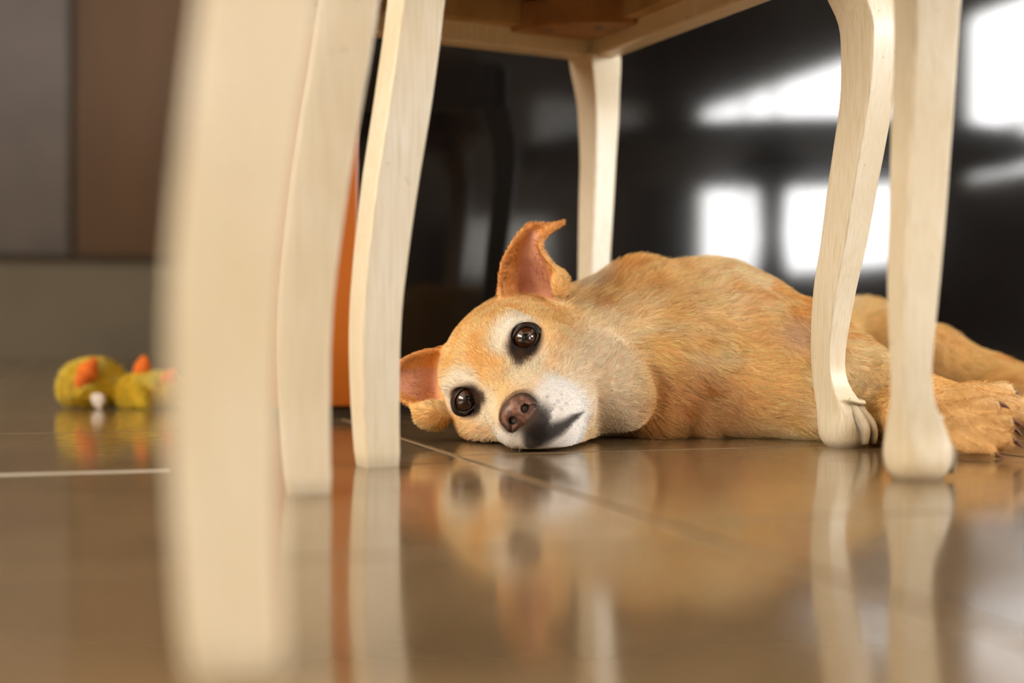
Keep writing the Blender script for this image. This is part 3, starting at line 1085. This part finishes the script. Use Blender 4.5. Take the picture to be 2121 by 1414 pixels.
ear([(1034, 606, 1.262), (1038, 556, 1.264), (1058, 510, 1.266), (1086, 474, 1.266), (1104, 466, 1.263), (1136, 467, 1.258), (1166, 461, 1.254)],
    [(1172, 606, 1.262), (1170, 584, 1.254), (1152, 556, 1.250), (1130, 530, 1.250), (1120, 506, 1.252), (1136, 482, 1.253), (1166, 463, 1.254)],
    lambda w: 0.026 * (1 - w) ** 0.8)
ear([(912, 722, 1.255), (880, 728, 1.250), (850, 738, 1.250), (815, 756, 1.250), (780, 778, 1.252), (752, 800, 1.255)],
    [(915, 880, 1.235), (880, 868, 1.232), (862, 848, 1.234), (832, 826, 1.240), (795, 812, 1.248), (752, 803, 1.255)],
    lambda w: 0.024 * (1 - w) ** 0.8)
FD.ell(at(892, 858, 1.232), (0.014, 0.012, 0.012), None, k=0.01)      # fold at the root of the lower ear
FD.ell(at(1160, 585, 1.256), (0.0075, 0.008, 0.013), None, k=0.006)

# --- eye hollows
EYE_PX = [(1087.5, 700, 1.2085), (966, 828, 1.2145)]
EYES = [at(*p) for p in EYE_PX]
for c_ in EYES:
    FD.ell(c_, (0.0128,) * 3, None, k=0.004, mode='cut')
# --- nose seat
NOSE_C = hp(0, -0.0365, 0.0945)
# --- the floor flattens what rests on it
zz = (FD.lo[2] + FD.h * np.arange(FD.n[2])).astype(np.float32)
FD.D[:] = -smin(-FD.D, -(0.0022 - zz)[None, None, :], 0.006)

V, Q = FD.mesh()
V = relax(V, Q, 2, 0.4)
NRM = FD.grad(V)

# --- coat colours, bound to the dog's own anatomy
def on_surface(px, py, d0=1.0, d1=1.45):
    """point of the dog's skin met by the line through a picture point"""
    ds = np.arange(d0, d1, 0.0008)
    P = np.array([at(px, py, q) for q in ds])
    g = np.clip(np.round((P - FD.lo) / FD.h).astype(int), 0, FD.n - 1)
    v = FD.D[g[:, 0], g[:, 1], g[:, 2]]
    return P[np.argmax(v < 0)]


MOUTH = [on_surface(*q) for q in ((1112, 872), (1122, 900), (1152, 888), (1184, 868), (1212, 851))]
WHISK = [on_surface(*q) for q in ((1134, 822), (1158, 818), (1154, 830), (1147, 838), (1142, 846), (1162, 847), (1130, 806), (1147, 810), (1172, 834), (1080, 912), (1064, 906))]
MOUTH_L = [on_surface(*q) for q in ((1108, 900), (1104, 915), (1098, 928))]


def poly_dist(P, pl):
    best = np.full(len(P), 9.0); par = np.zeros(len(P))
    for i in range(len(pl) - 1):
        a, b = pl[i], pl[i + 1]
        ab = b - a
        t = np.clip(((P - a) @ ab) / (ab @ ab), 0, 1)
        d = np.linalg.norm(P - a - t[:, None] * ab, axis=1)
        m = d < best
        best[m] = d[m]; par[m] = (i + t[m]) / (len(pl) - 1)
    return best, par


def head_w(P):
    e, t, f = to_head(P)
    return ss(f, -0.10, -0.05) * (1 - ss(np.sqrt(e ** 2 + (t + 0.03) ** 2), 0.085, 0.115))


def ear_inner(P):
    """how far inside the ear's hollow a point lies"""
    w = np.zeros(len(P))
    for E_ in EARS:
        n = int(round(math.sqrt(len(E_)))) - 1
        G = E_.reshape(n + 1, n + 1, 3)
        near = (np.abs(P - E_.mean(0)) < 0.05).all(1)
        if not near.any(): continue
        core = G[0:int(n * .70), int(n * .34):int(n * .86)].reshape(-1, 3)[::2]
        idx = np.where(near)[0]
        d = np.sqrt(((P[idx][:, None] - core[None]) ** 2).sum(2))
        k = d.argmin(1)
        front = (P[idx] - core[k])[:, 1] < 0.0
        w[idx] = np.maximum(w[idx], np.where(front, 1 - ss(d.min(1), 0.003, 0.008), 0))
    return w


def ear_any(P, r0=0.004, r1=0.010):
    w = np.zeros(len(P))
    for E_ in EARS:
        near = (np.abs(P - E_.mean(0)) < 0.06).all(1)
        if not near.any(): continue
        idx = np.where(near)[0]
        d = np.sqrt(((P[idx][:, None] - E_[None, ::3]) ** 2).sum(2)).min(1)
        w[idx] = np.maximum(w[idx], 1 - ss(d, r0, r1))
    return w


def coat(P):
    n1 = vnoise(P, 22, 1); n2 = vnoise(P, 70, 2); n3 = vnoise(P, 9, 3)
    c = np.tile(srgb(246, 202, 138), (len(P), 1))
    c = mixc(c, srgb(252, 224, 180), ss(n1 * 0.6 + n2 * 0.4, 0.45, 0.75))
    c = mixc(c, srgb(232, 172, 96), ss(n3 * 0.6 + n2 * 0.4, 0.50, 0.78))
    # paler underside, warmer lower throat, elbows
    be = np.linalg.norm((P - np.array((0.345, 1.49, 0.05))) / np.array((0.09, 0.10, 0.06)), axis=1)
    c = mixc(c, srgb(226, 200, 172), 1 - ss(be, 0.5, 1.0))
    th = np.linalg.norm((P - np.array((0.155, 1.27, 0.03))) / np.array((0.085, 0.06, 0.05)), axis=1)
    c = mixc(c, srgb(214, 140, 64), 0.75 * (1 - ss(th, 0.4, 1.0)) * (0.4 + 0.6 * n2))
    ap = np.linalg.norm((P - at(1635, 700, 1.30)) / np.array((0.04, 0.05, 0.03)), axis=1)
    c = mixc(c, srgb(220, 186, 156), 0.8 * (1 - ss(ap, 0.3, 1.0)))
    ng = np.linalg.norm((P - at(1215, 575, 1.33)) / np.array((0.035, 0.05, 0.025)), axis=1)
    c = mixc(c, srgb(240, 222, 196), 0.8 * (1 - ss(ng, 0.3, 1.0)))
    fl = np.linalg.norm((P - at(1650, 612, 1.55)) / np.array((0.065, 0.11, 0.035)), axis=1)
    c = mixc(c, srgb(246, 226, 204), 0.75 * (1 - ss(fl, 0.4, 1.0)))
    # --- head
    e, t, f = to_head(P)
    hw = head_w(P)
    h = np.tile(srgb(246, 192, 122), (len(P), 1))
    h = mixc(h, srgb(250, 208, 150), ss(n2, 0.35, 0.75))
    # pale cheeks
    ch = ss(-t, 0.005, 0.05) * ss(np.abs(e), 0.0, 0.04)
    h = mixc(h, srgb(254, 230, 202), 0.85 * ch)
    # sandy bridge of the nose
    h = mixc(h, srgb(236, 200, 148), (1 - ss(np.abs(e), 0.012, 0.03)) * ss(f, -0.02, 0.02) * ss(-t, -0.005, 0.01))
    # white brows and eye surrounds
    for sgn, c_ in ((1, EYES[0]), (-1, EYES[1])):
        q = P - c_
        qe, qt = q @ HE, q @ HT
        d = np.sqrt(qe ** 2 + qt ** 2)
        front = (q @ HF) > -0.012
        br = np.sqrt(((qe + sgn * 0.004) / 0.026) ** 2 + ((qt - 0.010) / 0.020) ** 2)
        h = mixc(h, srgb(252, 240, 220), front * 0.95 * (1 - ss(br, 0.55, 1.1)))
        lo_ = np.sqrt(((qe + sgn * 0.010) / 0.022) ** 2 + ((qt + 0.014) / 0.018) ** 2)
        h = mixc(h, srgb(250, 234, 208), front * 0.8 * (1 - ss(lo_, 0.5, 1.1)))
        rim = np.sqrt(((qe + sgn * 0.002) / 0.0170) ** 2 + ((qt + 0.0022) / 0.0145) ** 2)
        h = mixc(h, srgb(110, 76, 48), front * 0.8 * (1 - ss(rim, 0.85, 1.22)))
        h = mixc(h, srgb(34, 24, 18), front * (1 - ss(rim, 0.72, 0.98)))
        tear = np.sqrt(((qe + sgn * 0.0135) / 0.008) ** 2 + ((qt + 0.008) / 0.008) ** 2)
        h = mixc(h, srgb(70, 48, 34), front * 0.85 * (1 - ss(tear, 0.4, 1.1)))
    # white muzzle
    mz = ss(f, 0.022, 0.048) * ss(-t, 0.024, 0.040)
    h = mixc(h, srgb(252, 247, 240), 0.95 * mz)
    # grey whisker rows
    for q in WHISK:
        h = mixc(h, srgb(112, 86, 84), 0.6 * (1 - ss(np.linalg.norm(P - q, axis=1), 0.0007, 0.0019)))
    # dark lips below the nose
    dm, par = poly_dist(P, MOUTH)
    wdt = 0.0185 * (1 - par) ** 1.15 + 0.0014
    h = mixc(h, srgb(44, 36, 34), 0.95 * (1 - ss(dm / wdt, 0.35, 1.15)))
    dm2, par2 = poly_dist(P, MOUTH_L)
    wdt2 = 0.0085 * (1 - par2) ** 0.5 + 0.0040
    h = mixc(h, srgb(48, 40, 38), 0.85 * (1 - ss(dm2 / wdt2, 0.55, 1.15)))
    # dark ring round the nose leather
    dn = np.linalg.norm(P - (NOSE_C - HF * 0.006), axis=1)
    h = mixc(h, srgb(96, 74, 62), 0.7 * (1 - ss(dn, 0.0165, 0.0205)))
    c = c * (1 - hw[:, None]) + h * hw[:, None]
    # --- ears
    ea = ear_any(P)
    c = mixc(c, srgb(228, 160, 92), 0.8 * ea)
    ei = ear_inner(P)
    c = mixc(c, srgb(214, 158, 134), 0.9 * ei)
    c = mixc(c, srgb(170, 108, 92), 0.55 * ei * ss(n2, 0.5, 0.8))
    # --- paws a little sandier
    pw = 1 - ss(np.linalg.norm(P - np.array((0.375, 1.08, 0.02)), axis=1), 0.05, 0.10)
    c = mixc(c, srgb(208, 164, 106), 0.7 * pw)
    return c


BONES = [  # a, b, reach: the hair runs from a to b
    ((0.02, 1.30, 0.07), (0.14, 1.38, 0.09), 0.07), ((0.12, 1.36, 0.10), (0.36, 1.63, 0.08), 0.09), ((0.36, 1.63, 0.08), (0.45, 1.74, 0.05), 0.07),
    ((0.13, 1.30, 0.06), (0.20, 1.33, 0.02), 0.05), ((0.20, 1.38, 0.13), (0.28, 1.33, 0.08), 0.04), ((0.28, 1.33, 0.08), (0.385, 1.10, 0.03), 0.03),
    ((0.20, 1.31, 0.035), (0.318, 1.218, 0.02), 0.03), ((0.318, 1.218, 0.02), (0.38, 1.03, 0.02), 0.03), ((0.40, 1.62, 0.10), (0.45, 1.52, 0.06), 0.04),
    ((0.45, 1.52, 0.06), (0.54, 1.49, 0.035), 0.03), ((0.54, 1.49, 0.035), (0.72, 1.41, 0.02), 0.03), ((0.50, 1.47, 0.026), (0.76, 1.32, 0.02), 0.03),
    ((0.45, 1.72, 0.05), (0.70, 1.82, 0.01), 0.03)]


def flow(P):
    acc = np.zeros_like(P)
    for a, b, rch in BONES:
        a, b = np.array(a), np.array(b)
        ab = b - a
        t = np.clip(((P - a) @ ab) / (ab @ ab), 0, 1)
        d = np.linalg.norm(P - a - t[:, None] * ab, axis=1)
        acc += (unit(ab)[None]) * np.exp(-(d / rch) ** 2)[:, None] + 1e-6 * unit(ab)
    acc += np.array((0, 0, -0.15)) * np.linalg.norm(acc, axis=1, keepdims=True)
    acc /= np.linalg.norm(acc, axis=1, keepdims=True) + 1e-9
    rad = P - (NOSE_C - HF * 0.0)
    rad = rad / (np.linalg.norm(rad, axis=1, keepdims=True) + 1e-9)
    rad = rad - HF * 0.35
    hw = head_w(P)[:, None]
    F_ = acc * (1 - hw) + rad * hw
    for E_ in EARS:
        near = np.linalg.norm(P - E_.mean(0), axis=1) < 0.05
        G = E_.reshape(27, 27, 3)
        d = unit(G[-1].mean(0) - G[0].mean(0))
        ea = ear_any(P)[:, None] * near[:, None]
        F_ = F_ * (1 - ea) + d * ea
    return F_


def near_eye(P):
    return np.minimum(*[np.linalg.norm(P - c_ - HF * 0.004, axis=1) for c_ in EYES])


def fur_len(P):
    e, t, f = to_head(P)
    hw = head_w(P)
    L = np.full(len(P), 0.0145)
    L = L * (1 - hw) + 0.0062 * hw
    mz = ss(f, 0.02, 0.07) * hw
    L = L * (1 - mz) + 0.0030 * mz
    L = np.where(near_eye(P) < 0.026, np.minimum(L, 0.0042), L)
    L = np.where(near_eye(P) < 0.019, np.minimum(L, 0.0028), L)
    ea = ear_any(P, 0.008, 0.022)
    L = L * (1 - ea) + 0.0036 * ea
    ei = ear_inner(P)
    L = L * (1 - ei) + 0.0035 * ei
    leg = ss(P[:, 0], 0.29, 0.33) * (1 - ss(P[:, 1], 1.24, 1.32))
    L = L * (1 - leg) + 0.0055 * leg
    return L


def fur_density(P):
    e, t, f = to_head(P)
    hw = head_w(P)
    d = 1.0 + 2.2 * hw + 1.5 * hw * ss(f, 0.01, 0.05)
    d = d + 2.0 * ear_any(P) - 2.4 * ear_inner(P) * 1.0
    d = np.maximum(d, 0.4)
    d = np.where(near_eye(P) < 0.0135, 0, d)
    d = np.where(np.linalg.norm(P - NOSE_C, axis=1) < 0.0145, 0, d)
    d = np.where(P[:, 2] < 0.0035, 0.05, d)
    d = np.where(P[:, 1] > 1.62, d * 0.6, d)
    return d


def fur_lift(P):
    hw = head_w(P)
    return 0.42 * (1 - hw) + 0.36 * hw


M['skin'] = mat_attr('dog_skin', 'coat', 0.75, 0.2)
m_, nt_, b_ = new_mat('dog_fur')
a_ = nt_.nodes.new('ShaderNodeAttribute'); a_.attribute_name = 'coat'
nt_.links.new(a_.outputs['Color'], b_.inputs['Base Color'])
b_.inputs['Roughness'].default_value = 0.55
b_.inputs['Specular IOR Level'].default_value = 0.25
M['fur'] = m_

body = soft_obj('body', V, Q, M['skin'], dog, DOG_C, coat(V))
NFUR = 300000
fur = make_fur('fur', V, Q, NRM, fur_density, NFUR, flow, fur_len, coat, 0.00019, fur_lift, M['fur'], body, DOG_C, seed=3)
tag(fur, kind='stuff')

# --- nose leather
FN = Field((-0.024, -0.022, -0.022), (0.024, 0.022, 0.022), 0.0008)
FN.ell((0, 0.003, -0.003), (0.0165, 0.0108, 0.0120), None, k=0.004)
FN.ell((0, -0.005, -0.003), (0.0105, 0.0105, 0.0110), None, k=0.006)
for s in (-1, 1):
    FN.ell((s * 0.0095, -0.0035, -0.001), (0.0072, 0.0062, 0.0075), None, k=0.004)
    FN.ell((s * 0.0068, 0.0000, 0.0085), (0.0034, 0.0030, 0.0065), None, k=0.0015, mode='cut')
    FN.cone((s * 0.0080, -0.0006, 0.0085), 0.0017, (s * 0.0140, -0.0050, 0.0035), 0.0010, k=0.0012, mode='cut')
FN.cone((0, -0.003, 0.0098), 0.0007, (0, -0.0155, 0.0060), 0.0010, k=0.0016, mode='cut')
nv, nq = FN.mesh()
nv = relax(nv, nq, 2, 0.4)
nw = NOSE_C + nv[:, :1] * HE + nv[:, 1:2] * HT + nv[:, 2:3] * HF
nn = vnoise(nv, 260, 5) * 0.6 + vnoise(nv, 900, 6) * 0.4
nc = mixc(np.tile(srgb(112, 78, 66), (len(nv), 1)), srgb(170, 124, 104), ss(nn, 0.40, 0.68))
nc = mixc(nc, srgb(60, 44, 38), ss(np.hypot(nv[:, 0] / 0.0165, (nv[:, 1] - 0.001) / 0.0140), 0.72, 1.0))
nc = mixc(nc, srgb(70, 50, 44), ss(-nv[:, 1], 0.004, 0.011))
for s in (-1, 1):
    nd = np.sqrt(((nv[:, 0] - s * 0.0070) / 0.0042) ** 2 + ((nv[:, 1] + 0.0004) / 0.0036) ** 2)
    nc = mixc(nc, srgb(14, 9, 8), 1 - ss(nd, 0.75, 1.1))
M['nose'] = mat_attr('nose_leather', 'coat', 0.40, 0.5)
soft_obj('nose', nw, nq, M['nose'], dog, DOG_C, nc)


# --- eyes: ball with iris and pupil looking at the camera, dark lids round it
def mat_eye():
    m, nt, b = new_mat('eyeball')
    L = nt.links.new
    tc = nt.nodes.new('ShaderNodeTexCoord')
    sep = nt.nodes.new('ShaderNodeSeparateXYZ')
    L(tc.outputs['Object'], sep.inputs[0])
    xx = nt.nodes.new('ShaderNodeMath'); xx.operation = 'MULTIPLY'; L(sep.outputs[0], xx.inputs[0]); L(sep.outputs[0], xx.inputs[1])
    yy = nt.nodes.new('ShaderNodeMath'); yy.operation = 'MULTIPLY'; L(sep.outputs[1], yy.inputs[0]); L(sep.outputs[1], yy.inputs[1])
    ad = nt.nodes.new('ShaderNodeMath'); ad.operation = 'ADD'; L(xx.outputs[0], ad.inputs[0]); L(yy.outputs[0], ad.inputs[1])
    sq = nt.nodes.new('ShaderNodeMath'); sq.operation = 'SQRT'; L(ad.outputs[0], sq.inputs[0])
    mr = nt.nodes.new('ShaderNodeMapRange'); mr.inputs[1].default_value = 0; mr.inputs[2].default_value = 0.0125; L(sq.outputs[0], mr.inputs[0])
    cr = nt.nodes.new('ShaderNodeValToRGB')
    el = cr.color_ramp.elements
    el[0].position = 0.0; el[0].color = (0.004, 0.003, 0.003, 1)
    el[1].position = 1.0; el[1].color = lin(120, 90, 80)
    for p, c_ in ((0.30, (0.004, 0.003, 0.003, 1)), (0.36, lin(48, 26, 14)), (0.60, lin(74, 38, 18)), (0.72, lin(36, 18, 10)), (0.80, (0.006, 0.004, 0.004, 1)), (0.90, lin(90, 64, 56))):
        x = el.new(p); x.color = c_
    L(mr.outputs[0], cr.inputs['Fac']); L(cr.outputs['Color'], b.inputs['Base Color'])
    b.inputs['Roughness'].default_value = 0.12
    b.inputs['Coat Weight'].default_value = 1.0
    b.inputs['Coat Roughness'].default_value = 0.01
    return m


M['eye'] = mat_eye()
M['lid'] = plain('eyelid_skin', lin(34, 25, 22), 0.35, 0.5)
for sgn, c_ in ((1, EYES[0]), (-1, EYES[1])):
    g = unit(np.array((0, 0, CAM_H)) - c_)
    bm = bmesh.new()
    bmesh.ops.create_uvsphere(bm, u_segments=40, v_segments=24, radius=0.0122)
    for v in bm.verts:                       # slight corneal bulge
        r2 = v.co.x ** 2 + v.co.y ** 2
        if v.co.z > 0: v.co.z += 0.0012 * max(0, 1 - r2 / 0.0085 ** 2)
    o = bm_obj('eye', bm, M['eye'], dog, True)
    o.location = Vector(c_ - DOG_C)
    o.rotation_euler = Vector(g).to_track_quat('Z', 'Y').to_euler()
    # lids
    ax = unit(HE * sgn - HT * 0.10); ax = unit(ax - g * (ax @ g)); ay = np.cross(g, ax)
    if ay @ HT < 0: ay = -ay
    V2, F2 = [], []
    nA, nR = 48, 7
    for i in range(nA):
        th = 2 * math.pi * i / nA
        cx_, sy_ = math.cos(th), math.sin(th)
        ox = 0.0108 * cx_ + (0.0006 if cx_ > 0 else -0.0012 * abs(cx_) ** 3)
        oy = (0.0086 if sy_ > 0 else 0.0082) * sy_ * (1 - 0.18 * abs(cx_) ** 3)
        for k in range(nR):
            q = k / (nR - 1)
            rr = (0.0, 0.0004, 0.0009, 0.0015, 0.0022, 0.0030, 0.0042)[k]
            ln = math.hypot(ox, oy)
            x, y = ox * (1 + rr / ln), oy * (1 + rr / ln)
            R_ = 0.0127 + (0.0, 0.0006, 0.0008, 0.0008, 0.0004, -0.0002, -0.0016)[k]
            rho = min(math.hypot(x, y), R_ * 0.985)
            zc = math.sqrt(R_ ** 2 - rho ** 2)
            V2.append(c_ + ax * x + ay * y + g * zc)
    for i in range(nA):
        for k in range(nR - 1):
            a, b2 = i * nR + k, ((i + 1) % nA) * nR + k
            F2.append((a, b2, b2 + 1, a + 1))
    lid = mesh_obj('eyelid', V2, F2, M['lid'], dog, True, DOG_C)
    lid.parent = o
    lid.matrix_parent_inverse = (Matrix.Translation(Vector(c_ - DOG_C)) @ Vector(g).to_track_quat('Z', 'Y').to_matrix().to_4x4()).inverted()

# --- claws
M['claw'] = plain('claw_horn', lin(96, 44, 26), 0.35)
for p, d in PAWS:
    up = np.array((0, 0, 1.0)); sd = unit(np.cross(up, d)); upp = np.cross(d, sd)
    V2, F2 = [], []
    for i in range(7):
        s = i / 6
        cpt = p + d * (0.012 * s - 0.003) - upp * 0.004 * s * s
        r = 0.0026 * (1 - s) ** 0.7 + 0.0003
        for j in range(8):
            a = 2 * math.pi * j / 8
            V2.append(cpt + sd * r * 0.75 * math.cos(a) + upp * r * math.sin(a))
    for i in range(6):
        for j in range(8):
            F2.append((i * 8 + j, i * 8 + (j + 1) % 8, (i + 1) * 8 + (j + 1) % 8, (i + 1) * 8 + j))
    F2 += [tuple(range(8))[::-1], tuple(range(48, 56))]
    V2 = [np.array((q[0], q[1], max(q[2], 0.0008))) for q in V2]
    mesh_obj('claw', V2, F2, M['claw'], dog, True, DOG_C)

# --- whiskers and brow hairs
r_ = np.random.default_rng(5)
wp, wd, wlens = [], [], []
for q in WHISK[:9]:
    wp.append(q); wd.append(unit(HE * 0.75 - HF * 0.35 + HT * r_.uniform(-.5, .3))); wlens.append(r_.uniform(0.022, 0.040))
for q in WHISK[9:]:
    wp.append(q); wd.append(unit(-HE * 0.5 - HF * 0.2 - HT * 0.3)); wlens.append(0.014)
for c_ in EYES:
    for k in range(4):
        wp.append(on_surface(*(np.array((CX, CY)) + FPX * np.array(((c_ + HT * 0.016 + HE * (k - 1.5) * 0.003)[0], CAM_H - (c_ + HT * 0.016 + HE * (k - 1.5) * 0.003)[2])) / c_[1])))
        wd.append(unit(HT * 0.7 + HE * (k - 1.5) * 0.2 + HF * 0.5)); wlens.append(r_.uniform(0.010, 0.018))
NW, NP = len(wp), 7
pts = np.empty((NW, NP, 3))
for i in range(NW):
    for k in range(NP):
        s = k / (NP - 1)
        pts[i, k] = wp[i] + wd[i] * wlens[i] * s + np.array((0, 0, -0.25)) * wlens[i] * s * s
pts[:, :, 2] = np.maximum(pts[:, :, 2], 0.001)
cv = bpy.data.hair_curves.new('whiskers')
cv.add_curves([NP] * NW)
cv.attributes['position'].data.foreach_set('vector', (pts - DOG_C).astype(np.float32).ravel())
ra = cv.attributes.get('radius') or cv.attributes.new('radius', 'FLOAT', 'POINT')
ra.data.foreach_set('value', np.tile(np.linspace(0.00014, 0.00003, NP), NW).astype(np.float32))
M['whisker'] = plain('whisker_hair', lin(240, 228, 212), 0.4)
cv.materials.append(M['whisker'])
link(bpy.data.objects.new('whiskers', cv), dog)

# ------------------------------------------------------------------ the plush toy on the floor
TOY_C = np.array((-0.485, 1.80, 0.0))
toy = empty('plush_duck', TOY_C)
tag(toy, 'small fluffy yellow plush duck with orange beak and feet, lying on the tiles', 'toy')
FT = Field((-0.62, 1.70, -0.02), (-0.36, 1.92, 0.10), 0.0025)
TY = 1.80
FT.ell(at(180, 800, TY), (0.034, 0.032, 0.031), None, k=0.01)          # head
FT.ell(at(214, 796, TY + .01), (0.027, 0.030, 0.027), None, k=0.015)
FT.ell(at(292, 812, TY + .005), (0.032, 0.030, 0.021), None, k=0.012)     # body
FT.ell(at(345, 815, TY + .01), (0.032, 0.034, 0.022), None, k=0.02)
FT.cone(at(265, 815, TY - .02), 0.014, at(300, 828, TY - .03), 0.011, k=0.01)   # wing
zz = (FT.lo[2] + FT.h * np.arange(FT.n[2])).astype(np.float32)
FT.D[:] = -smin(-FT.D, -(0.0022 - zz)[None, None, :], 0.006)
tv, tq = FT.mesh()
tv = relax(tv, tq, 2, 0.5)
tn = FT.grad(tv)


def toy_col(P):
    c = np.tile(srgb(240, 206, 74), (len(P), 1))
    return mixc(c, srgb(248, 226, 124), ss(vnoise(P, 60, 4), 0.4, 0.8))


M['plush'] = mat_attr('yellow_plush', 'coat', 0.9, 0.1)
tb = soft_obj('body', tv, tq, M['plush'], toy, TOY_C, toy_col(tv))
tf = make_fur('plush_pile', tv, tq, tn, lambda P: np.where(P[:, 2] < 0.004, 0.05, 1.0), 16000, lambda P: np.tile((0.3, 0.0, 0.2), (len(P), 1)),
              lambda P: np.full(len(P), 0.008), toy_col, 0.0003, lambda P: np.full(len(P), 0.9), M['plush'], tb, TOY_C, seed=9, npt=4, messy=0.8)
tag(tf, kind='stuff')
M['orange_felt'] = noisy('orange_felt', lin(226, 106, 26), lin(238, 126, 44), 200, rough=0.9)
M['white_felt'] = noisy('white_felt', lin(226, 214, 200), lin(238, 228, 216), 200, rough=0.9)


def felt(name, a, ra, b, rb, mid, rm, flat, mat):
    """stuffed felt piece along a bent line, flattened across the view axis"""
    F3 = Field(np.minimum(np.minimum(a, b), mid) - .02, np.maximum(np.maximum(a, b), mid) + .02, 0.0015)
    F3.cone(a, ra, mid, rm, k=0.006); F3.cone(mid, rm, b, rb, k=0.006)
    v, q = F3.mesh(); v = relax(v, q, 2, 0.5)
    c3 = v.mean(0)
    v = c3 + (v - c3) * np.array(flat)
    v[:, 2] = np.maximum(v[:, 2], 0.0006)
    return soft_obj(name, v, q, mat, toy, TOY_C)


felt('beak', at(166, 794, TY - .030), 0.0075, at(195, 748, TY - .022), 0.0055, at(181, 770, TY - .034), 0.0115, (1, .8, 1), M['orange_felt'])
felt('foot', at(292, 768, TY + .0), 0.010, at(299, 742, TY + .0), 0.004, at(297, 756, TY + .0), 0.009, (1, .6, 1), M['orange_felt'])
felt('foot', at(350, 790, TY - .01), 0.010, at(366, 770, TY - .012), 0.004, at(358, 780, TY - .01), 0.009, (1, .6, 1), M['orange_felt'])
felt('tag', at(198, 822, TY - .03), 0.0045, at(205, 843, TY - .036), 0.003, at(203, 828, TY - .034), 0.0075, (1, .35, 1), M['white_felt'])
